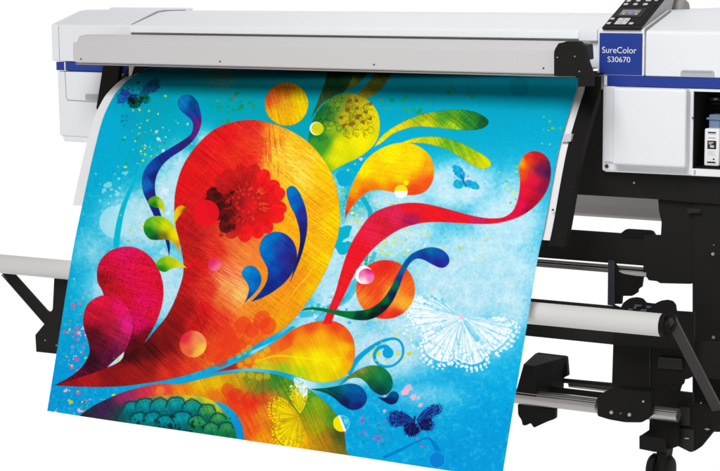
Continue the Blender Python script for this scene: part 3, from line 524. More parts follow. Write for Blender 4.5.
# drops at lower right
paint(smooth([(338, 386, 1), (350, 375), (360, 369), (371, 365.5), (381, 366.5), (388.5, 372), (392.5, 380), (392, 388), (387, 394), (380, 395), (372, 390), (366, 382.5), (359, 378), (349, 379)]), [(350, 377, (100, 130, 60)), (362, 370, (140, 140, 60)), (375, 368, (60, 130, 60)), (380, 375, (20, 130, 80)), (390, 382, (0, 110, 80)), (380, 392, (10, 70, 70)), (370, 384, (20, 90, 70)), (365, 377, (50, 130, 60))], tex=.4, ang=50, e=8, edge=.4)
paint(smooth([(310, 389, 1), (325, 388), (340, 385.5), (350, 383.5), (358, 385), (364, 390), (367, 397), (365, 404), (359, 409), (351, 409.8), (342, 405), (334, 398), (325, 393)]), [(320, 390, (20, 100, 60)), (335, 391, (10, 90, 90)), (345, 388, (0, 110, 150)), (356, 390, (0, 100, 160)), (364, 397, (20, 80, 150)), (355, 398, (10, 80, 140)), (358, 406, (40, 40, 110)), (345, 403, (20, 40, 90)), (335, 396, (20, 60, 80))], tex=.4, ang=30, e=8, edge=.4)
paint(smooth([(377, 397, 1), (386, 397.5), (391, 392), (396.5, 392), (399, 397), (396, 403), (390, 404.5), (384, 401.5)]), [(382, 399, (20, 40, 90)), (394, 394, (0, 90, 140)), (392, 402, (20, 40, 90))], e=6, tex=.2)
# blue drops inside the form
paint(smooth([(286.5, 193), (288, 187.5), (293, 186), (298.5, 191), (304, 203), (307, 216), (307, 231), (304, 246), (299, 262), (289.5, 284, 1), (293, 272), (297.5, 256), (300, 241), (299, 228), (295, 215), (290, 205)]), [(290, 192, (0, 120, 185)), (296, 200, (20, 90, 170)), (292, 207, (0, 110, 185)), (303, 212, (50, 50, 140)), (305, 230, (40, 40, 120)), (300, 250, (30, 34, 100)), (292, 278, (20, 60, 110))], tex=.3, ang=70, e=8, edge=.4)
paint(smooth([(259.5, 247), (263, 238), (270, 233), (278, 231.8), (287, 235), (294, 243), (297, 254), (295, 267), (288, 279), (277, 289), (264, 297), (251, 302, 1), (261, 291), (267, 280), (267.5, 269), (263, 260), (260, 253)]), [(262, 245, (0, 130, 195)), (272, 236, (0, 115, 185)), (280, 245, (40, 80, 165)), (268, 255, (0, 110, 185)), (290, 245, (40, 50, 140)), (285, 258, (50, 50, 145)), (294, 260, (50, 40, 110)), (275, 270, (20, 80, 165)), (285, 275, (40, 44, 130)), (272, 285, (20, 50, 130)), (256, 299, (20, 60, 140))], tex=.45, ang=35, e=8, edge=.4)
paint(smooth([(242, 275), (243.5, 269), (249, 265.7), (255, 267), (260, 273), (261.3, 281), (258, 289), (252, 296), (244.5, 302.5, 1), (247.5, 296), (249, 288), (246, 281)]), [(246, 270, (0, 140, 200)), (255, 272, (0, 120, 190)), (258, 282, (10, 100, 170)), (252, 285, (0, 120, 195)), (248, 298, (0, 80, 150))], tex=.35, ang=20, e=6, edge=.4)
# small green drops at left
paint(smooth([(148, 201), (151, 197.5), (156, 196), (161, 199), (164, 205), (164.5, 213.5, 1), (160, 208.5), (153, 207), (149, 204.5)]), [(151, 200, (90, 160, 30)), (154, 205, (20, 120, 50)), (161, 203, (190, 205, 20)), (164, 210, (215, 200, 30))], e=4)
paint(smooth([(143.5, 228), (145.5, 221), (151, 217), (160, 216), (168, 219.5), (175, 228), (179, 240), (180.5, 256, 1), (176, 246), (168, 240), (160, 240), (151, 239.5), (145.5, 234.5)]), [(147, 222, (90, 170, 40)), (148, 232, (20, 130, 50)), (155, 238, (20, 90, 60)), (156, 222, (140, 190, 30)), (165, 226, (200, 210, 10)), (174, 235, (235, 215, 10)), (178, 248, (235, 150, 30)), (163, 238, (120, 110, 40))], e=6, tex=.3, ang=40)
paint(smooth([(156, 264), (160, 258.5), (167, 256), (174, 258), (180, 262), (187, 268, 1), (178, 267), (171, 269), (165, 272), (159, 270)]), [(160, 262, (120, 185, 30)), (160, 269, (30, 130, 50)), (170, 260, (180, 200, 20)), (182, 265, (225, 210, 10))], e=4)
paint(smooth([(174.5, 224, 1), (174, 214), (177, 207.5), (182, 205.5), (186.5, 208), (186, 212), (182, 213.5), (178.5, 217)]), [(176, 212, (240, 190, 10)), (181, 207, (235, 170, 20)), (185, 211, (150, 60, 20)), (175, 221, (220, 200, 20))], e=3)
# small yellow ringed bubble
circle(316.5, 128.5, 6.8, (250, 250, 240)); circle(317.5, 128.5, 6.2, (205, 205, 30), tex=.2)
# red swoosh, orange disc, green ribbon
paint(smooth([(322.5, 324, 1), (327, 312), (335, 293), (343, 265), (350, 246), (360, 229), (372, 214), (388, 206.5), (404, 203.2), (420, 203), (438, 206.5), (455, 211), (471, 215.3), (486, 218), (499, 218), (507, 215.5), (514, 209), (518.5, 196), (520, 182), (519, 168), (522, 158), (528, 152.5), (535.5, 151), (543, 153.5), (549, 160.5), (551, 171), (549, 185), (543, 197), (533, 208), (520, 216.5), (506, 221.3), (493, 223.7), (478, 224), (458, 223), (440, 222.2),
              (422, 223), (402, 228.5), (386, 238), (372, 250), (361, 264), (351, 281), (343, 298), (336, 311), (331, 324, 1)]),
      [(330, 315, (226, 34, 52)), (345, 280, (230, 36, 46)), (355, 250, (228, 30, 48)), (370, 230, (224, 40, 74)), (395, 215, (214, 44, 90)), (385, 225, (206, 36, 60)), (410, 208, (228, 32, 44)), (410, 220, (170, 34, 90)), (430, 212, (226, 32, 40)), (460, 217, (226, 30, 50)), (480, 221, (200, 40, 90)), (495, 221, (226, 26, 60)), (512, 214, (220, 20, 70)), (522, 205, (222, 20, 80)), (525, 190, (222, 24, 60)), (521, 175, (232, 80, 36)), (521, 162, (244, 160, 10)), (528, 158, (226, 60, 40)), (537, 154, (190, 30, 46)),
       (534, 180, (222, 26, 70)), (541, 170, (110, 32, 80)), (548, 172, (80, 28, 66)), (544, 188, (140, 24, 70)), (535, 200, (170, 20, 50)), (528, 210, (150, 14, 60))], tex=.35, ang=20, e=8, seed=22)
for k in range(14): stroke([(352 + k * 5, 226 - k * 1.2), (356 + k * 5, 208 + k * .1)], [.4, .4], (240, 90, 130), alpha=.35)
circle(385.5, 289.5, 29.6, [(365, 275, (232, 50, 34)), (385, 265, (228, 50, 40)), (400, 272, (232, 80, 40)), (410, 290, (240, 110, 40)), (375, 290, (232, 80, 36)), (392, 296, (250, 172, 60)), (404, 304, (252, 180, 60)), (362, 300, (240, 130, 50)), (380, 312, (226, 50, 36)), (398, 316, (226, 50, 40)), (368, 310, (234, 110, 40))], tex=.5, ang=-50, e=14, seed=25)
circle(364, 275, 9, (255, 252, 255)); circle(366.4, 276.2, 7.9, [(370, 269, (222, 40, 130)), (360, 272, (236, 120, 170)), (364, 282, (252, 220, 232)), (370, 279, (238, 120, 170))], e=5)
paint(smooth([(301, 311, 1), (306, 308), (316, 307.3), (330, 309.3), (345, 311), (360, 310.6), (372, 307.5), (383, 299), (391, 287), (398, 273), (404, 262.5), (411, 254.5), (420, 249.8), (430, 247.3), (440, 248.8), (447, 254), (449.5, 261), (446, 266.5), (440, 267.7), (432, 264.3), (424, 260), (416.5, 258.8), (409.5, 264), (403, 276), (398.5, 289), (391.5, 303), (381, 314), (369, 319.7), (355, 319.8), (340, 316), (325, 311.8), (311, 309.8)]),
      [(305, 309, (20, 120, 50)), (330, 310, (0, 120, 60)), (350, 313, (0, 120, 60)), (368, 311, (0, 110, 60)), (360, 318, (10, 60, 50)), (372, 316, (20, 28, 34)), (385, 300, (0, 110, 60)), (386, 309, (20, 26, 46)), (394, 297, (24, 34, 90)), (393, 285, (0, 110, 80)), (402, 270, (20, 100, 150)), (404, 280, (30, 50, 130)), (412, 257, (10, 90, 160)), (430, 250, (0, 110, 160)), (442, 254, (20, 90, 170)), (425, 258, (30, 60, 150)), (440, 264, (54, 40, 140)), (447, 262, (40, 60, 160))], tex=.3, ang=80, e=7, seed=27, edge=.4)
# overall print contrast
xq = np.clip(ART / 255.0, 0, 1); lum_ = xq.mean(-1, keepdims=True)
xq = lum_ + (xq - lum_) * 1.02; xq = np.clip(xq, 0, 1)
ART = 255.0 * ((xq * .70 + .30 * (xq * xq * (3 - 2 * xq))) * .985 - .012)
# printing grain
ART *= (1 + (np.random.default_rng(2).random((AH, AW), dtype=np.float32) - .5) * .06)[..., None]
ART = np.clip(ART * 1.03, 0, 255)
# ------------------------------------------------------------------ the hanging print
def cr(pts, n=40):
    q = [np.array(p, float) for p in pts]; out = []
    for i in range(len(q) - 1):
        p1, p2 = q[i], q[i + 1]; p0 = q[i - 1] if i else 2 * p1 - p2; p3 = q[i + 2] if i + 2 < len(q) else 2 * p2 - p1
        for j in range(n):
            t = j / n; out.append(.5 * ((2 * p1) + (-p0 + p2) * t + (2 * p0 - 5 * p1 + 4 * p2 - p3) * t * t + (-p0 + 3 * p1 - 3 * p2 + p3) * t ** 3))
    out.append(q[-1]); return np.array(out)
def resample(c, n):
    d = np.r_[0, np.cumsum(np.linalg.norm(np.diff(c, axis=0), axis=1))]; t = np.linspace(0, d[-1], n)
    return np.stack([np.interp(t, d, c[:, k]) for k in range(c.shape[1])], 1)
LE = [(150, 68), (138, 73.2), (128, 80), (120, 88), (113, 97), (103, 118), (95, 147), (88.5, 175), (80, 215), (72, 255), (60, 330), (47, 411)]
RE = [(578, 75), (577, 88), (570, 110), (560, 145), (553, 180), (545, 225), (538, 258), (531, 300), (523, 350), (513, 410), (502, 478.3)]
Lp = [(.09, .012)] + [tuple(PX(x, y, 0.0))[1:] for x, y in LE]
Rp = [(.09, .034), (-.06, .030)] + [tuple(PX(x, y, 1.626))[1:] for x, y in RE]
NU, NV = 1240, 1040
cl, crr = resample(cr(Lp), NV), resample(cr(Rp), NV)
u = np.linspace(0, 1, NU)[None, :, None]
yz = cl[:, None, :] * (1 - u) + crr[:, None, :] * u
V = np.zeros((NV, NU, 3)); V[..., 0] = 1.626 * u[..., 0]; V[..., 1:] = yz; tt_ = np.linspace(0, 1, NV)[:, None]
V[..., 1] += .0016 * np.clip(tt_ * 2 - .3, 0, 1) * (np.sin(u[..., 0] * 9 + tt_ * 3) + .6 * np.sin(u[..., 0] * 17 - tt_ * 5 + 1))
Vf = V.reshape(-1, 3)
pxs, pys = proj(Vf)
fx = np.clip((pxs - AX0) * S - .5, 0, AW - 1.01); fy = np.clip((pys - AY0) * S - .5, 0, AH - 1.01)
ix, iy = fx.astype(int), fy.astype(int); rx, ry = (fx - ix)[:, None], (fy - iy)[:, None]
colr = (ART[iy, ix] * (1 - rx) + ART[iy, ix + 1] * rx) * (1 - ry) + (ART[iy + 1, ix] * (1 - rx) + ART[iy + 1, ix + 1] * rx) * ry
colr /= 255.0; colr = np.where(colr <= .04045, colr / 12.92, ((colr + .055) / 1.055) ** 2.4)
me = bpy.data.meshes.new('printed_poster')
me.vertices.add(NU * NV); me.vertices.foreach_set('co', Vf.astype(np.float32).ravel())
I = (np.arange(NV - 1)[:, None] * NU + np.arange(NU - 1)[None, :]).ravel()
quads = np.stack([I, I + NU, I + NU + 1, I + 1], 1).astype(np.int32)
me.loops.add(quads.size); me.loops.foreach_set('vertex_index', quads.ravel())
me.polygons.add(len(quads)); me.polygons.foreach_set('loop_start', np.arange(0, quads.size, 4, dtype=np.int32))
me.update(calc_edges=True)
at_ = me.color_attributes.new('print', 'FLOAT_COLOR', 'POINT')
at_.data.foreach_set('color', np.c_[colr, np.ones(len(colr))].astype(np.float32).ravel())
pm = bpy.data.materials.new('printed_film'); pm.use_nodes = True; nt = pm.node_tree; b = nt.nodes['Principled BSDF']; L = nt.links.new
va = nt.nodes.new('ShaderNodeVertexColor'); va.layer_name = 'print'
geo = nt.nodes.new('ShaderNodeNewGeometry'); mx = nt.nodes.new('ShaderNodeMix'); mx.data_type = 'RGBA'; mx.inputs['B'].default_value = (.8, .8, .8, 1)
L(geo.outputs['Backfacing'], mx.inputs['Factor']); L(va.outputs['Color'], mx.inputs['A']); L(mx.outputs['Result'], b.inputs['Base Color'])
b.inputs['Roughness'].default_value = .55; b.inputs['Specular IOR Level'].default_value = .05
poster = link('printed_poster', me, pm, None, 180)
tag(poster, 'poster of swirling red, gold and blue drops on cyan hanging out of the printer', 'poster')

# ------------------------------------------------------------------ the printer
root = empty('large_format_printer', (0.85, .2, -1.25), 'wide white roll-fed printer with blue trim on a black wheeled stand', 'printer')
R = root
# left end housing: profile surveyed on its left edge, run along X
topyz = [(-.06, .141), (-.035, .150), (.085, .186), (.125, .190), (.245, .190), (.250, .1965), (.285, .197)]
housing = MB().profile([(-.06, .0185)] + topyz + [(.285, .0185)], -.371, -.030, .006, 3).build('end_housing', WHITE, R)
MB().box(-.338, -.3365, -.0612, -.058, .019, .139).build('seam_line', GAP, housing)
MB().profile([(y, z + .0005) for y, z in [(-.05, .1455), (-.035, .1505), (.085, .1865), (.125, .1905), (.24, .1905), (.24, .17), (-.05, .12)]], -.034, -.0285).build('seam_line', GAP, housing)
lower = MB().prism(rnd([(57.2, 71), (59.5, 135.5), (175, 143), (175, 74)], 0), -.055, .45, .005, 3).build('lower_housing', WHITE, R)
MB().prism([(61.5, 134), (64, 141.5), (170, 147), (170, 140)], -.05, .42, .004).build('base_step', WHITE, lower)
MB().box(P(56.2, 64, -.058).x, P(129.6, 68, -.058).x, -.058, .3, -.0125, .0160, .0008).build('blue_stripe', BLUE, lower)
MB().box(P(64.4, 68, -.0592).x, P(65.4, 68, -.0592).x, -.0592, -.05, -.0125, .0160).build('stripe_divider', LABELW, lower)
dr = [(64.5, 72.2), (66, 98), (67.5, 100.6), (98, 102.3), (110, 102.8), (110, 74)]
dm = MB()
for a, b2 in (((64.6, 71.4), (65.9, 97.6)),): dm.prism([a, (a[0] + .45, a[1]), (b2[0] + .45, b2[1]), b2], -.0562, .003)
dm.prism([(66.2, 98.5), (67.6, 100.5), (112, 103.2), (112, 102.5), (68, 99.7), (66.6, 98)], -.0562, .003)
dm.build('drawer_seam', GAP, lower)
MB().prism(rnd([(85, 93.8), (85.5, 99.8), (104, 101), (104, 95)], 1.5), -.0575, .003, .0005).build('drawer_handle', RECESS, lower)

# centre: panel behind the bar, hinged top cover with lip
MB().box(-.032, 1.664, -.052, .10, .036, .113, .002).build('front_panel', WHITE, R)
cover_ = MB().profile([(-.064, .118), (-.066, .140), (-.052, .1455), (.085, .183), (.135, .187), (.30, .188), (.30, .150), (-.05, .116)], -.0265, 1.652, .0025, 3).build('top_cover', WARMW, R)
MB().box(-.0255, 1.60, -.0685, -.0615, .1195, .1405, .0012).build('cover_lip', mat('lip_lit_white', (252, 253, 254), .4, .4, var=.008), cover_)  # lit copy of the cover white; the lip's brightness is put into its colour
MB().box(-.030, -.0265 - .0006, -.058, .0, .116, .143).build('cover_hinge_cap', WHITE, cover_)
MB().box(1.60, 1.658, -.0685, -.05, .113, .146, .004).build('cover_end_cap', WHITE, cover_)
MB().box(-.0262, 1.65, -.05, .0, .1115, .117).build('gap_shade_strip', GAP, cover_)  # grey strip paints the shade in the gap under the lip

# grey guide bar in front of the paper exit
YB = -.265
xa, xb = P(73.2, 60, YB).x, P(574, 60, YB).x
zB = lambda y: P(480, y, YB).z
bar = MB()
bar.profile([(YB + .010, zB(73.2)), (YB + .003, zB(72.6)), (YB, zB(71.6)), (YB, zB(49)), (YB + .010, zB(46)), (YB + .024, zB(41.4) - .002), (YB + .034, zB(41)), (YB + .11, zB(41)), (YB + .11, zB(73.2))], xa + .0195, xb, .0012, 2)
bar.solid([Vector((x, YB + .0004, z)) for x, z in ((xa + .0192, zB(72.6)), (xa + .004, zB(71.6)), (xa, zB(69.5)), (xa, zB(52.5)), (xa + .003, zB(49.4)), (xa + .0192, zB(49.2)))], Vector((0, .108, 0)), .0012, 2)
bar.solid([Vector((x, YB + .0185, z)) for x, z in ((xa + .0193, zB(60)), (xa + .001, zB(60)), (xa + .0008, zB(50.0)), (xa + .005, zB(46)), (xa + .011, zB(42.8)), (xa + .0193, zB(41.6)))], Vector((0, .088, 0)), .0025, 2)
bar = bar.build('guide_bar', BARG, R, 50)
MB().box(xa + .004, xb, YB + .006, YB + .06, zB(75.0), zB(73.4), .0008).build('bar_lip', mat('bar_lip_grey', (150, 146, 144), .4, .3, var=.04), bar)
MB().box(xa + .02, xb, YB + .012, .02, zB(73.2) - .006, zB(73.2) - .0005).build('slot_shade_blocker', BLACK, bar)  # unseen black box added to deepen the shade on the paper
for px_, py_ in ((81, 59), (220, 61.5), (374, 64.6), (543.5, 68.2)): MB().bolt(px_, py_, YB - .0005, .0028, .0012).build('screw', DGREY, bar)
for px_ in (132, 208, 292, 380, 462, 505):
    x_ = P(px_, 64, YB + .005).x; MB().box(x_, x_ + .0025, YB + .005, YB + .007, zB(74.8), zB(73.5)).build('lip_mark', GAP, bar)
MB().box(xa - .0035, xa + .0005, YB + .005, YB + .09, zB(70), zB(53), .001).build('end_seal', DGREY, bar)

# black end bracket of the bar, right
br = MB().prism(rnd([(554, 76), (554, 50.5), (558.5, 43.2), (564, 42.2), (566, 41.2), (579.5, 41.4), (584, 47), (586.5, 60), (592, 75), (591.5, 86), (577.9, 87), (578.2, 80), (578.5, 76.3)], [0, 3, 1, .5, .5, 1, 2, 2, 2, 1, 1, 1, 0]), -.285, .02, .001).build('end_bracket', BLACK, R)
MB().prism(rnd([(579, 44), (585.5, 44), (586.5, 60), (581, 60)], 2), -.225, .05, .001).build('bracket_cheek', DGREY, br)
for px_, py_ in ((557.4, 57.4), (575, 56.4), (579.5, 71.4)): MB().bolt(px_, py_, -.2855, .0024, .002).build('screw', BOLT, br)
MB().bolt(588.5, 71.5, -.2855, .002, .001).build('screw', DGREY, br)
MB().prism([(592, 73.5), (604, 73.5), (604, 87), (591, 96)], -.045, .03).build('inner_cheek', REAR, R)

# curved paper guide behind the print and its black side plates
def offset_profile(c, d, z_lo, y_hi=.06):
    t = np.gradient(c, axis=0); t /= np.linalg.norm(t, axis=1)[:, None]; n = np.stack([t[:, 1] * -1, t[:, 0]], 1)  # towards the machine
    if n[-1, 0] < 0: n = -n
    q = c + n * d; q = q[(q[:, 1] > z_lo) & (q[:, 0] < y_hi)]; return q[::12]
def curved(c0, c1, x0, x1, d0, d1, z_lo, y_hi=.06, bev=0.0):
    """sheet that follows the paper path; c0 at x0 end, c1 at x1 end"""
    b_ = bmesh.new(); rows = []
    for c, x in ((c0, x0), (c1, x1)):
        f = offset_profile(c, d0, z_lo, y_hi); k = offset_profile(c, d1, z_lo, y_hi)
        f = resample(f, 60); k = resample(k, 60)
        rows.append(([b_.verts.new((x, p[0], p[1])) for p in f], [b_.verts.new((x, p[0], p[1])) for p in k]))
    (f0, k0), (f1, k1) = rows
    for i in range(59):
        b_.faces.new([f0[i], f1[i], f1[i + 1], f0[i + 1]]); b_.faces.new([k0[i], k0[i + 1], k1[i + 1], k1[i]])
        b_.faces.new([f0[i], f0[i + 1], k0[i + 1], k0[i]]); b_.faces.new([f1[i], k1[i], k1[i + 1], f1[i + 1]])
    for i in (0, 59): b_.faces.new([f0[i], k0[i], k1[i], f1[i]] if i == 0 else [f0[i], f1[i], k1[i], k0[i]])
    bmesh.ops.recalc_face_normals(b_, faces=b_.faces)
    m_ = MB(); m_.add(b_); return m_
guide = curved(cl, crr, -.046, 1.646, .010, .028, -.432).build('paper_guide', GUIDE, R, 50)
curved(cl, cl, -.0478, -.0458, .012, .026, -.40, -.16).build('guide_edge_seal', BLACK2, guide)
side = curved(crr, crr, 1.6475, 1.694, .006, .030, -.445, -.115).build('guide_side_plate', BLACK2, R, 50)
MB().prism([(564, 134.5), (572, 134), (570.5, 141.5), (561.5, 142)], -.235, .012).build('guide_clip', mat('clip_pale_grey', (205, 206, 212), .5, .3), guide)
for px_, py_, Y_ in ((587.5, 113.5, -.17), (578.5, 133, -.20), (571, 186.5, -.285), (560.2, 235.5, -.34)): MB().bolt(px_, py_, Y_, .0026, .003).build('screw', DGREY, side)
MB().bolt(553, 209.8, -.318, .003, .004).build('screw', DGREY, guide)
# black plate left of the paper path
MB().prism([(103, 65.6), (119.6, 66), (117.2, 83), (112, 96), (99, 113.5), (96.2, 108)], -.075, .02, .0008).build('left_arm_plate', BLACK, R)
MB().prism([(129, 66), (152, 66.5), (140, 70), (126, 77.5), (119, 86), (117, 84)], -.070, .012, .0005).build('left_path_cheek', BLACK, R)
MB().prism([(128.9, 66), (134, 66), (131.5, 75), (128.9, 77)], -.0735, .003).build('stripe_end_cap', WHITE, lower)
MB().prism([(98.5, 112), (97.4, 113), (90.8, 133.5), (92, 133.5)], -.2, .004).build('guide_cable', BLACK2, guide)
MB().prism([(88, 142), (86, 146), (86.5, 152), (90, 150), (92, 142)], -.22, .01, .001).build('guide_foot', BLACK2, guide)

# badge block and control panel
X0, X1 = 1.6635, 1.7965
blk = MB().profile([(-.0605, .0165), (-.0605, .146), (-.052, .1495), (.13, .200), (.40, .203), (.40, .0165)], X0 - .006, X1 + .004, .003, 3).build('badge_block', WHITE, R)
bd = MB().box(X0, X1 - .001, -.0635, -.0608, .0185, .1365, .0012).build('badge_plate', BLUE, blk)
cxb = (X0 + X1) / 2 - .004
text_mesh('SureColor', 'lettering', LABELW, bd, (cxb, -.0642, .0800), .106)
text_mesh('S30670', 'lettering', LABELW, bd, (cxb - .001, -.0642, .0545), .070, .0155)
cp = MB().profile([(-.062, .1485), (-.062, .1505), (-.059, .1525), (.181, .265), (.200, .262), (.16, .199)], X0 + .012, X1 - .004, .004, 3).build('control_panel', mat('panel_side_grey', (172, 174, 174), .4, .4, var=.02), R)
sl = Vector((0, .240, .1125)).normalized(); nrm = Vector((0, -sl.z, sl.y)); A0 = Vector((0, -.058, .1535))
def onpanel(x0, x1, s0, s1, h0, h1, bev=.0008, k=.46):
    s0, s1 = (s0 * k if s0 > 0 else s0), s1 * k
    p = [Vector((x, 0, 0)) + A0 + sl * s + nrm * h0 for x, s in ((x0, s0), (x1, s0), (x1, s1), (x0, s1))]
    return MB().solid(p, nrm * (h1 - h0), bev)
xl, xr = X0 + .010, X1 - .004
face = onpanel(xl, xr, -.012, .262, -.004, .0045, .003, 1).build('panel_face', PANEL, cp)
onpanel(xl + .006, xr - .006, .003, .25, .0042, .0062, .001, 1).build('panel_inset', mat('panel_inset_dark', (32, 29, 27), .6, .08, var=.05), face)
w_ = xr - xl; fx_ = lambda f: xl + w_ * f
scr = onpanel(fx_(.08), fx_(.80), .051, .110, .006, .0072, .0006, 1).build('screen', mat('screen_black', (14, 13, 14), .4, .1, var=.03), face)
lc = onpanel(fx_(.20), fx_(.68), .063, .097, .0070, .0078, 0, 1).build('screen_window', mat('screen_window_grey', (120, 118, 116), .3, .4, var=.05), scr)
cs = [(40, 120, 220), (220, 190, 60), (60, 90, 200), (210, 60, 120), (60, 130, 220), (50, 90, 210), (230, 210, 60)]
for k, c in enumerate(cs):
    x_ = fx_(.22 + k * .063)
    onpanel(x_, x_ + .0045, .066, .073 + .003 * (k % 3), .0079, .0085, 0, 1).build('ink_level_mark', mat('mark_%d' % k, c, .4, .3), scr)
    onpanel(x_ + .001, x_ + .0035, .086, .091, .0079, .0085, 0, 1).build('ink_level_mark', mat('mark_top_%d' % k, [v * .5 + 90 for v in cs[-k - 1]], .4, .3), scr)
for f_, s_, ww in ((.12, .038, .10), (.12, .009, .10), (.70, .009, .11), (.15, .134, .11), (.40, .134, .11), (.66, .134, .12), (.15, .156, .11), (.40, .158, .11), (.66, .160, .14), (.86, .162, .08)):
    onpanel(fx_(f_ - ww / 2), fx_(f_ + ww / 2), s_ - .0052, s_ + .0052, .006, .0090, .0012, 1).build('button', BTN, face)
pad = onpanel(fx_(.27), fx_(.58), .004, .043, .006, .0085, .002, 1).build('navigation_pad', BTN, face)
for dx_, ds_ in ((0, .013), (0, -.013), (.012, 0), (-.012, 0), (0, 0)):
    xm = fx_(.425) + dx_; onpanel(xm - .0035, xm + .0035, .0235 + ds_ - .0025, .0235 + ds_ + .0025, .0084, .0090, 0, 1).build('arrow_mark', REAR, pad)
MB().profile([(-.0620, .144), (-.062, .1475), (-.052, .1520), (.13, .2023), (.13, .1), (-.05, .1)], X1 + .0045, X1 + .0065).build('panel_gasket', GAP, blk)
# pivot and arm behind the control panel
pv = MB().tube((P(671, 6, .24).x, .24, .205), (P(683, 6, .24).x, .24, .205), .030, n=40); pv.tube((P(683, 6, .24).x, .24, .205), (P(687.5, 6, .24).x, .24, .205), .030, .018, n=40)
pv = pv.build('panel_pivot', REAR, R, 50)
MB().box(P(664, 2, .30).x, P(679, 2, .30).x, .30, .34, P(670, 3.4, .30).z, .34, .004).build('pivot_arm', BLACK2, pv)

# right hand ink unit
XR = 2.75
ru = MB().profile([(-.0605, .0165), (-.0605, .138), (-.056, .1445), (.13, .197), (.17, .201), (.60, .205), (.60, .0165)], X1 + .0075, XR, .004, 3).build('ink_housing', WHITE, R)
hx0, hx1 = P(680.6, 75, -.061).x, P(714.5, 75, -.061).x
hz0 = .0172
rc = rnd([(hx0, hz0), (hx0, .0365), (hx1, .0365), (hx1, hz0)], [0, .012, .012, 0])
MB().solid([Vector((x, -.0625, z)) for x, z in rc], Vector((0, .003, 0)), .0008).build('lid_handle', RECESS, ru)
MB().solid([Vector((x, -.0632, z)) for x, z in rnd([(hx0 + .006, .030), (hx0 + .006, .034), (hx1 - .006, .034), (hx1 - .006, .030)], 0)], Vector((0, .002, 0))).build('handle_painted_shade', GAP, ru)  # strip painted as the shade along the recess top
MB().box(P(607, 80, -.06).x, XR, -.0595, .58, -.0135, .0162, .0008).build('blue_stripe', BLUE, ru)
MB().box(P(604, 80, -.058).x, P(607, 80, -.06).x - .0004, -.058, .5, -.0135, .0162, .0008).build('stripe_end_cap', WHITE, ru)
# frame with the open cartridge bay
zt, zb = P(650, 87.3, -.06).z, P(602, 171, -.06).z
xL = P(602.4, 120, -.06).x; xbay = P(693.2, 120, -.06).x
zr1 = P(720, 92.3, -.06).z; zr0 = P(693, 168.6, -.06).z
fr = MB(); fr.box(xL, xbay, -.06, .5, zb, zt, .006, 3)
fr.box(xbay - .004, XR, -.0592, .5, zb + .0008, zr0, .002); fr.box(xbay - .004, XR, -.0588, .5, zr1, zt - .0006, .002)
frame = fr.build('ink_bay_frame', WHITE, R)
MB().box(xbay + .0008, XR, .06, .07, zr0, zr1).build('bay_back', BLACK2, frame)
MB().box(xbay + .0006, xbay + .003, -.0585, .06, zr0 + .0006, zr1 - .0006).build('bay_liner', BLACK2, frame)
MB().box(xbay + .003, XR, -.05, .06, zr0 + .0004, zr0 + .004).build('bay_liner', BLACK2, frame)
# door panel standing proud of the frame
dx0, dx1 = P(611.8, 130, -.097).x, P(685.3, 130, -.097).x
dz1, dz0 = P(650, 88.2, -.09).z, P(650, 166.8, -.097).z
door = MB().box(dx0, dx1, -.097, -.058, dz0, dz1, .009, 5).build('ink_door', WHITE, frame, 50)
MB().box(P(603.8, 120, -.068).x, dx0 - .0012, -.0685, -.058, dz0 + .004, dz1 + .001, .006, 4).build('door_edge_trim', WHITE, frame, 50)
MB().tube(P(606.6, 166.2, -.061), P(606.6, 166.2, -.064), .0055, n=20).build('screw', DGREY, frame)
MB().tube(P(692.6, 117.8, -.061), P(692.6, 117.8, -.063), .0022, n=12).build('hinge_pin', BLACK2, frame)
xs_ = P(694, 175, -.0605).x; MB().box(xs_, xs_ + .004, -.0612, -.058, zb + .004, zb + .016).build('latch_mark', GAP, frame)
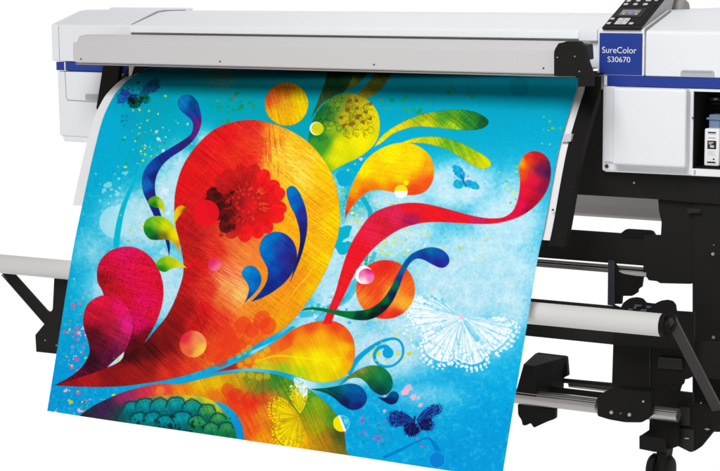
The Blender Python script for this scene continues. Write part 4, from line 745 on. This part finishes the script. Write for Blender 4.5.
# cartridge clips and slot
for k in range(2):
    cx0 = P(709, 120, -.005).x + k * .047
    cbm = MB(); cbm.box(cx0, cx0 + .032, -.005, .055, P(710, 128, -.005).z, P(710, 114.5, -.005).z, .002); cbm.box(cx0 - .006, cx0 + .036, -.010, .02, P(710, 119.5, -.005).z, P(710, 117.5, -.005).z, .001)
    cbm.build('cartridge_clip', CLIPB, frame)
sb = MB().box(P(709.5, 98.6, .05).x, P(709.5, 98.6, .05).x + .06, .045, .06, P(710, 101, .05).z, P(710, 97, .05).z, .004, 3).build('bay_socket', DGREY, frame)
MB().box(P(713, 98, .04).x, P(713, 98, .04).x + .012, .042, .046, P(710, 100, .04).z, P(710, 98, .04).z, .0005).build('socket_contact', BOLT, sb)
MB().box(xbay + .01, XR, .055, .06, P(710, 104.2, .05).z, P(710, 102.8, .05).z).build('bay_rail', DGREY, frame)
for k in range(2):
    ce = P(704.2, 140, -.035).x + k * .0485
    zt_, zb_ = P(710, 128.6, -.035).z, P(710, 166.2, -.035).z
    rt = empty('ink_cartridge', (ce + .022, .0, zb_), ['slim white ink cartridge with a black label, leftmost in the open bay', 'white ink cartridge cut by the right edge of the photo, next to the leftmost one'][k], 'ink cartridge', 'ink cartridges in the open bay')
    bdy = MB().box(ce, ce + .0445, -.035, .05, zb_, zt_, .0045, 3).build('cartridge_body', LABELW, rt)
    Lz = lambda f: zb_ + (zt_ - zb_) * f
    MB().box(ce + .011, ce + .0345, -.0362, -.0345, Lz(.885), Lz(.915), .0004).build('grip_slot', INKBLK, bdy)
    MB().box(ce + .012, ce + .034, -.0358, -.0345, Lz(.855), Lz(.868)).build('print_line', REAR, bdy)
    MB().box(ce + .012, ce + .034, -.0358, -.0345, Lz(.745), Lz(.765)).build('print_line', REAR, bdy)
    lb = MB().box(ce + .010, ce + .036, -.0362, -.0345, Lz(.46), Lz(.68), .0004).build('label', INKBLK, bdy)
    for a_, c_, f0, f1 in ((.014, .028, .62, .645), (.014, .024, .585, .605), (.018, .030, .50, .56)): MB().box(ce + a_, ce + c_, -.0367, -.036, Lz(f0), Lz(f1)).build('label_text', BTN, lb)
    for f in (.39, .36, .33, .29): MB().box(ce + .012, ce + .012 + .016 + .006 * ((f * 100) % 2), -.0356, -.0345, Lz(f), Lz(f + .012)).build('print_line', BTN, bdy)
    MB().box(ce + .010, ce + .035, -.0360, -.0345, Lz(.085), Lz(.125), .0004).build('bar_mark', INKBLK, bdy)
    MB().box(ce + .027, ce + .032, -.0360, -.0345, Lz(.17), Lz(.21), .0004).build('bar_mark', INKBLK, bdy)

# ---------------------------------------------------------------- black chassis and stand
def blk_part(name, poly, Y, d, m=BLACK, bev=.0008, parent=R): return MB().prism(poly, Y, d, bev).build(name, m, parent)
blk_part('chassis_plate', [(583, 92), (600, 78), (604, 88), (604, 170), (603, 171.8), (726, 177.8), (726, 205), (660, 199.5), (571.5, 194.2), (573, 180), (574, 110)], -.03, .016)
for px_, py_ in ((634.2, 182.8),): MB().bolt(px_, py_, -.0305, .0036, .003).build('screw', BOLT, R)
MB().prism([(687, 208), (701, 209), (700, 213), (688, 213)], -.032, .002).build('stamped_mark', mat('stamp_black', (42, 41, 39), .6, .12), R)
blk_part('crossbar_bracket', rnd([(660, 186), (694, 187), (694, 283), (691, 284), (660, 283.3), (657, 281.3), (648.5, 280.3), (646.5, 277), (643, 276.8), (644, 235), (660.8, 235.2), (661.5, 222), (659, 212), (658, 200)], [0, 0, 0, 3, 1, 1, 1, 1, 0, 0, 0, 1, 2, 1]), -.014, .012)
# rear grey panel seen through the stand
b_ = bmesh.new(); zs = []
ra = MB(); ptsL = []
prr = [(.33, -.245), (.30, -.30), (.265, -.345), (.255, -.375), (.262, -.392), (.285, -.398)]
z_a = P(600, 196, .26).z; z_b = P(600, 218.5, .26).z
ra.profile([(.22, z_a + .06), (.252, z_a + .02), (.262, z_a - .03), (.262, z_b + .012), (.270, z_b + .003), (.29, z_b), (.30, z_b + .004), (.30, z_a + .06)], .6, P(664, 215, .26).x, .002, 2)
ra.build('rear_media_cover', REAR, R, 60)
# main crossbar and its rails
bx1 = P(662, 250, .0).x
zc = P(600, 230.6, .0).z; zd = P(538, 257.5, .0).z
MB().box(.15, bx1, .0, .012, zd, zc - .004, .002).build('crossbar', BLACK, R)
MB().prism(rnd([(621, 233), (626, 229), (650, 230.5), (652.5, 231.5), (655, 235.5), (655, 238), (621, 238)], [0, 2, 1, 1, 1, 0, 0]), -.002, .012, .0005).build('cable_cover', BLACK2, R)
for k, (ya, yb_, mm, dd) in enumerate(((259.2, 261.6, REAR, .004), (261.6, 263.4, BLACK, .009), (263.4, 267.2, REAR, .006))):
    za, zb2 = P(538, ya, dd).z, P(538, yb_, dd).z
    MB().tube((.2, dd + .006, (za + zb2) / 2), (P(646, 268, dd).x, dd + .006, (za + zb2) / 2), abs(za - zb2) / 2 * .98, n=16).build('support_rod', ROD if k != 1 else BLACK, R)
MB().prism([(608, 260), (614.5, 261), (614.5, 306), (607.5, 305)], -.02, .006, .0005).build('front_post', SLATE, R)
blk_part('roll_holder', rnd([(614, 262), (619, 270.5), (645, 277), (643, 277), (641.5, 287), (638, 289), (637.5, 292.5), (632, 296), (622, 296), (621.4, 304), (614, 304)], [0, 0, 0, 1, 1, 1, 1, 1, 0, 0, 0]), -.016, .01, BLACK2)
MB().prism(rnd([(618.3, 270.6), (646, 272.8), (646, 276.6), (634, 275.6), (622, 273.4)], [0, 0, 0, 3, 2]), -.018, .004).build('holder_flange', REAR, R)
# flange lumps above the roller
fl = blk_part('roll_flange', rnd([(620.5, 308), (623, 303), (629, 298.4), (636, 297.4), (642, 298.8), (645.5, 303), (654, 304), (660, 301), (667, 300), (672, 301.5), (675, 305), (675.8, 311.2), (694, 312.4), (694, 350), (613, 345), (613, 305)], [0, 2, 2, 2, 2, 1, 1, 2, 2, 1, 1, 0, 0, 0, 0, 0]), -.19, .01, BLACK2)
for poly in ([(635, 304.4), (642, 305), (641, 306.6), (637, 306.4), (636, 309), (633, 308.4)], [(646, 305.6), (652, 306.2), (650, 308.4), (646.5, 308)], [(629, 308), (633, 309.5), (632, 311), (628, 310.4)], [(641, 309), (647, 309.4), (646, 311.6), (640, 311.2)]):
    MB().prism(poly, -.196, .004).build('flange_rib', mat('rib_grey', (70, 71, 77), .4, .4), fl)
# roller with end caps, arms
Yt = -.36
ca = (P(665, 314, Yt) + P(663, 336.6, Yt)) / 2; rad = (P(665, 314, Yt) - P(663, 336.6, Yt)).length / 2 * 1.0
zl = P(0, 263.8, Yt).z
tube = MB().tube((-.62, Yt, zl), (ca.x - .004, Yt, ca.z), rad, n=72).build('media_roller', TUBE, R)
cap = MB(); cap.tube((ca.x - .0045, Yt, ca.z), (ca.x + .010, Yt, ca.z), rad * 1.03, n=48); cap.tube((ca.x + .010, Yt, ca.z), (ca.x + .024, Yt, ca.z), rad * .75, rad * .6, n=32)
cap.build('end_cap', BLACK2, tube)
MB().bolt(660.5, 333.7, Yt - rad, .002, .002).build('screw', DGREY, tube)
pa, pb = P(670, 319, Yt - .01), P(727, 430, -.12)
def bar_between(a, b2, w, d, side):
    dd = (b2 - a).normalized(); e = dd.cross(side).normalized() * w / 2
    return MB().solid([a - e, b2 - e, b2 + e, a + e], side.normalized() * d, .001)
bar_between(pa, pb, .030, .012, Vector((0, 1, 0))).build('roller_arm', DGREY, R)
MB().prism(rnd([(664, 315), (670, 313.5), (675, 317), (675, 325), (671, 333), (664, 336)], 2), Yt - .012, .022, .002).build('arm_clamp', BLACK2, R)
MB().prism(rnd([(668.5, 318.5), (672.5, 317), (674, 323), (670, 328), (668, 326)], 1), Yt - .016, .006, .001).build('clamp_tab', DGREY, R)
# beam behind the roller
Yb = -.17
zt2, zb3 = P(532, 298.2, Yb).z, P(527, 336, Yb).z
MB().box(.35, P(616, 320, Yb).x, Yb, Yb + .014, zb3, zt2 - .003, .002).build('lower_beam', BLACK, R)
blk_part('leg', [(692.4, 200), (727, 202), (727, 432), (692.4, 432)], -.020, .014)
blk_part('side_cabinet', rnd([(613.4, 335), (727, 343), (727, 380), (692, 377), (688, 379), (684, 379.5), (683, 384), (680.8, 386), (679, 391.6), (692.6, 393.2), (692.6, 432), (652, 432), (650, 420), (612, 410), (611.6, 390)], 0), -.135, .012, BLACK)
MB().prism([(649.4, 341), (650.3, 341), (650.3, 395), (649.4, 395)], -.138, .003).build('cabinet_seam', DGREY, R)
MB().prism(rnd([(658, 356.5), (682, 358.5), (682.5, 370), (657.5, 368.5)], 1), -.141, .005, .0015).build('cabinet_vent', mat('vent_charcoal', (44, 43, 41), .5, .2), R)
MB().prism([(659, 357), (681.5, 359), (681.5, 361.3), (659, 359.3)], -.1435, .002).build('vent_painted_highlight', DGREY, R)  # lighter strip paints a highlight along the top of the vent
for px_, py_, r_ in ((713, 254, .0052), (713.5, 337.5, .0052), (708, 381.5, .0024), (701, 403, .0022), (697.5, 407.5, .0022), (714, 245, .0018)): MB().bolt(px_, py_, -.1365 if py_ > 345 else -.0205, r_, .004).build('bolt', BOLT, R)
# take-up drive: block, shaft, carriage
tk = MB(); tk.prism(rnd([(535.5, 353.2), (566, 356.8), (567.6, 375.8), (562, 378.5), (561, 400), (534, 400), (534, 357)], [1, 2, 1, 1, 0, 0, 0]), -.10, .016, .001)
tk.solid([P(523.5, 364.5, -.235), P(534.5, 366, -.235), P(536.5, 401.5, -.235), P(514, 398.8, -.235)], Vector((0, .02, 0)), .001)
tk.solid([P(523.5, 364.5, -.234), P(534.5, 366, -.234), P(566, 357.2, -.10), P(535.5, 353.4, -.10)], Vector((0, 0, -.02)))
tk.solid([P(534.5, 366, -.234), P(536.5, 400, -.234), P(562, 392, -.10), P(566, 357.2, -.10)], Vector((-.02, 0, 0)))
take = tk.build('take_up_block', BLACK2, R)
def level_tube(p_left, p_right, Y, r_, x0=None, x1=None):
    a, c = P(*p_left, Y), P(*p_right, Y); return MB().tube((x0 if x0 is not None else a.x, Y, (a.z + c.z) / 2), (x1 if x1 is not None else c.x, Y, (a.z + c.z) / 2), r_, n=48)
Ys = -.22
top_, bot_ = P(560, 393.4, Ys), P(560, 408.6, Ys); rs = (top_.z - bot_.z) / 2 * .99; zsft = (top_.z + bot_.z) / 2
def grooved(x0, x1, y, z, r_, marks):
    b_ = bmesh.new(); n_ = 180; A = []; B = []
    for i in range(n_):
        t = 2 * math.pi * i / n_; rr_ = r_
        for m0, w0, d0 in marks:
            if abs((math.degrees(t) - m0 + 180) % 360 - 180) < w0: rr_ = r_ - d0
        A.append(b_.verts.new((x0, y + rr_ * math.cos(t), z + rr_ * math.sin(t)))); B.append(b_.verts.new((x1, y + rr_ * math.cos(t), z + rr_ * math.sin(t))))
    for i in range(n_): b_.faces.new([A[i], A[(i + 1) % n_], B[(i + 1) % n_], B[i]])
    b_.faces.new(A[::-1]); b_.faces.new(B); bmesh.ops.recalc_face_normals(b_, faces=b_.faces); m_ = MB(); m_.add(b_); return m_
GR_ = [(118, 3, .004), (132, 3, .004), (150, 6, .006), (250, 5, .004), (30, 6, .006)]
grooved(.9, P(598, 405, Ys).x, Ys, zsft, rs, GR_).build('take_up_shaft', METAL, R, 30)
grooved(P(651, 411, Ys).x, P(678.5, 412, Ys).x, Ys, zsft, rs * .86, GR_).build('take_up_shaft', METAL, R, 30)
for (ax, ay), (bx_, by), Y_, r_, m_ in (((569, 386.2), (609, 391.2), -.10, .0034, METAL), ((569, 383.8), (612, 388.2), -.095, .006, DGREY), ((545, 390), (603, 396.5), -.15, .012, BLACK2), ((562, 380.5), (612, 385.2), -.09, .007, BLACK)):
    MB().tube(P(ax, ay, Y_), P(bx_, by, Y_), r_, n=24).build('rear_rail', m_, R)
blk_part('clamp_foot', rnd([(517.6, 404.5), (518, 415), (521.5, 420), (522.5, 425.5), (526, 425.5), (530.5, 423.2), (534, 427.8), (547.5, 421.6), (555, 419), (555.2, 409.5)], [0, 2, 2, 2, 1, 1, 1, 2, 2, 0]), -.205, .016, BLACK2)
blk_part('carriage', rnd([(597, 397), (604, 392), (612, 388), (650, 392), (650.5, 400), (650, 416.5), (647.5, 418), (642.5, 422.6), (625, 422.4), (609, 419.6), (597.4, 416)], [3, 0, 0, 0, 0, 1, 1, 3, 2, 3, 2]), -.262, .03, BLACK2, .002)
blk_part('carriage_upper', [(612, 386), (650, 389), (650, 396), (611, 393)], -.245, .02, BLACK2)
for px_, py_, r_ in ((611.5, 412.4, .0058), (629.6, 414.7, .0058), (643.5, 401.4, .0036), (621, 413.3, .0018)): MB().bolt(px_, py_, -.2625, r_, .004).build('bolt', BOLT, R)
MB().prism(rnd([(646, 416.6), (650, 416.6), (650, 420), (647, 419)], .5), -.22, .01, .001).build('shaft_pin', REAR, R)
# foot, bracket and castor
ft = MB(); ft.prism([(639.2, 436), (665, 438.2), (665, 452.3), (654, 452), (639.2, 449)], -.24, .01, .001)
ft.prism([(649, 430), (649.6, 416), (653, 414.5), (678.6, 416.4), (678.6, 446.2), (668, 450), (664, 452), (640, 446), (640, 436)], -.20, .01, .001)
ft.build('foot_block', BLACK2, R)
blk_part('base_bracket', rnd([(678.2, 402), (695, 404), (727, 407), (727, 423), (714, 431), (701, 447), (695, 451), (690.5, 452.5), (678.2, 446.4)], [0, 0, 0, 0, 2, 2, 2, 2, 0]), -.165, .012, BLACK2)
MB().prism(rnd([(679, 428), (694, 430), (694, 451), (690, 452), (679, 446)], [1, 1, 0, 1, 1]), -.170, .004, .001).build('bracket_face', mat('face_black', (39, 38, 36), .55, .15), R)
MB().prism(rnd([(679.5, 407), (690, 408), (690, 426), (679.5, 425)], 1.5), -.174, .01, .002).build('shaft_bearing', mat('bearing_black', (38, 37, 35), .5, .2), R)
for px_, py_ in ((686.6, 438.6), (707.2, 429.4)):
    MB().bolt(px_, py_, -.171, .0058, .003).build('star_screw', DGREY, R); MB().prism([(px_ - 2.2, py_ - .7), (px_ + 2.2, py_ - .5), (px_ + 2.2, py_ + .4), (px_ - 2.2, py_ + .2)], -.1755, .002).build('screw_slot', BOLT, R)
for px_, py_ in ((653, 421.8), (656, 398.5), (674, 388.5)): MB().bolt(px_, py_, -.205, .002, .002).build('bolt', DGREY, R)
wz = P(661, 470, -.2)
cst = blk_part('castor_fork', rnd([(656, 449), (667, 449), (666, 456), (664.5, 466), (658.5, 466), (657, 456)], 1), -.225, .05, BLACK2)
wc = Vector((P(661, 470, -.2).x, -.2, P(661, 454, -.2).z - .044)); wh = MB()
for sg in (-1, 1):
    for (u0, u1, ra_, rb_) in ((.006, .010, .036, .043), (.010, .024, .043, .043), (.024, .032, .043, .036), (.032, .038, .036, .020)):
        wh.tube(wc + Vector((sg * u0, 0, 0)), wc + Vector((sg * u1, 0, 0)), ra_, rb_, n=48)
wh = wh.build('castor_wheel', BLACK2, R)
# left foot of the media catcher
lf = MB(); lf.prism(rnd([(1, 272.5), (11.6, 272.5), (46.6, 311.6), (50, 312.2), (52.6, 309.6), (54.2, 276), (85, 278), (85, 358), (57, 354), (36.2, 351.8), (35.2, 335), (44.6, 323.6)], [0, 2, 2, 1.5, 2, 0, 0, 0, 0, 0, 0, 0]), -.34, .012, .0006)
lf = lf.build('roller_support', BLACK, R)
for px_, py_ in ((45.5, 340.2), (56.8, 345.3)): MB().bolt(px_, py_, -.3405, .0026, .003).build('screw', BOLT, lf)
MB().prism([(1, 274.8), (2.2, 274.8), (45, 323.8), (44.2, 324.2)], -.3415, .003).build('support_edge', DGREY, lf)

# ------------------------------------------------------------------ added white sweep that glows by itself, and lamps
sw = bpy.data.materials.new('white_glow_sweep'); sw.use_nodes = True; nt = sw.node_tree; L = nt.links.new
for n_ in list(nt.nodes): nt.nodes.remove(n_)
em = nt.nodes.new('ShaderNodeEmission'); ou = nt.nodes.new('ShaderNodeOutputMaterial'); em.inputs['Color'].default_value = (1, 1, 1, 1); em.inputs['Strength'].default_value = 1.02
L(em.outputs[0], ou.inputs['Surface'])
FZ = -1.222
swp = [(-.95, FZ), (1.6, FZ)] + [(1.6 + 1.2 * math.sin(t), FZ + 1.2 * (1 - math.cos(t))) for t in (math.radians(k * 9) for k in range(1, 11))] + [(2.8, 2.2)]
b_ = bmesh.new(); r0_ = [b_.verts.new((-7, y, z)) for y, z in swp]; r1_ = [b_.verts.new((10, y, z)) for y, z in swp]
for i in range(len(swp) - 1): b_.faces.new([r0_[i], r1_[i], r1_[i + 1], r0_[i + 1]])
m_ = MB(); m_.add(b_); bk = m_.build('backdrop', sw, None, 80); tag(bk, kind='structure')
w = bpy.data.worlds.new('World'); scene.world = w; w.use_nodes = True; nt = w.node_tree; L = nt.links.new
bg = nt.nodes['Background']; tc = nt.nodes.new('ShaderNodeTexCoord'); sp = nt.nodes.new('ShaderNodeSeparateXYZ'); rp = nt.nodes.new('ShaderNodeValToRGB')
L(tc.outputs['Generated'], sp.inputs[0]); L(sp.outputs['Z'], rp.inputs['Fac']); L(rp.outputs['Color'], bg.inputs['Color']); bg.inputs['Strength'].default_value = 1.0
rp.color_ramp.elements[0].position = .05; rp.color_ramp.elements[0].color = (.52, .52, .52, 1); rp.color_ramp.elements[1].position = .5; rp.color_ramp.elements[1].color = (.16, .16, .17, 1)
def area(name, loc, target, size, power, col=(1, 1, 1)):
    ld = bpy.data.lights.new(name, 'AREA'); ld.shape = 'RECTANGLE'; ld.size, ld.size_y = size; ld.energy = power; ld.color = col
    o = bpy.data.objects.new(name, ld); COL.objects.link(o); o.location = loc
    o.rotation_euler = (Vector(target) - Vector(loc)).to_track_quat('-Z', 'Y').to_euler(); return o
area('key_softbox', (2.2, -4.6, 3.9), (.9, -.2, -.3), (2.6, 2.8), 300)
area('overhead_softbox', (.7, 1.3, 1.9), (.6, 0.1, .15), (2.8, .5), 8.5)
scene.view_settings.view_transform = 'Standard'; scene.view_settings.look = 'None'; scene.view_settings.exposure = 0; scene.view_settings.gamma = 1
scene.cycles.max_bounces = 8
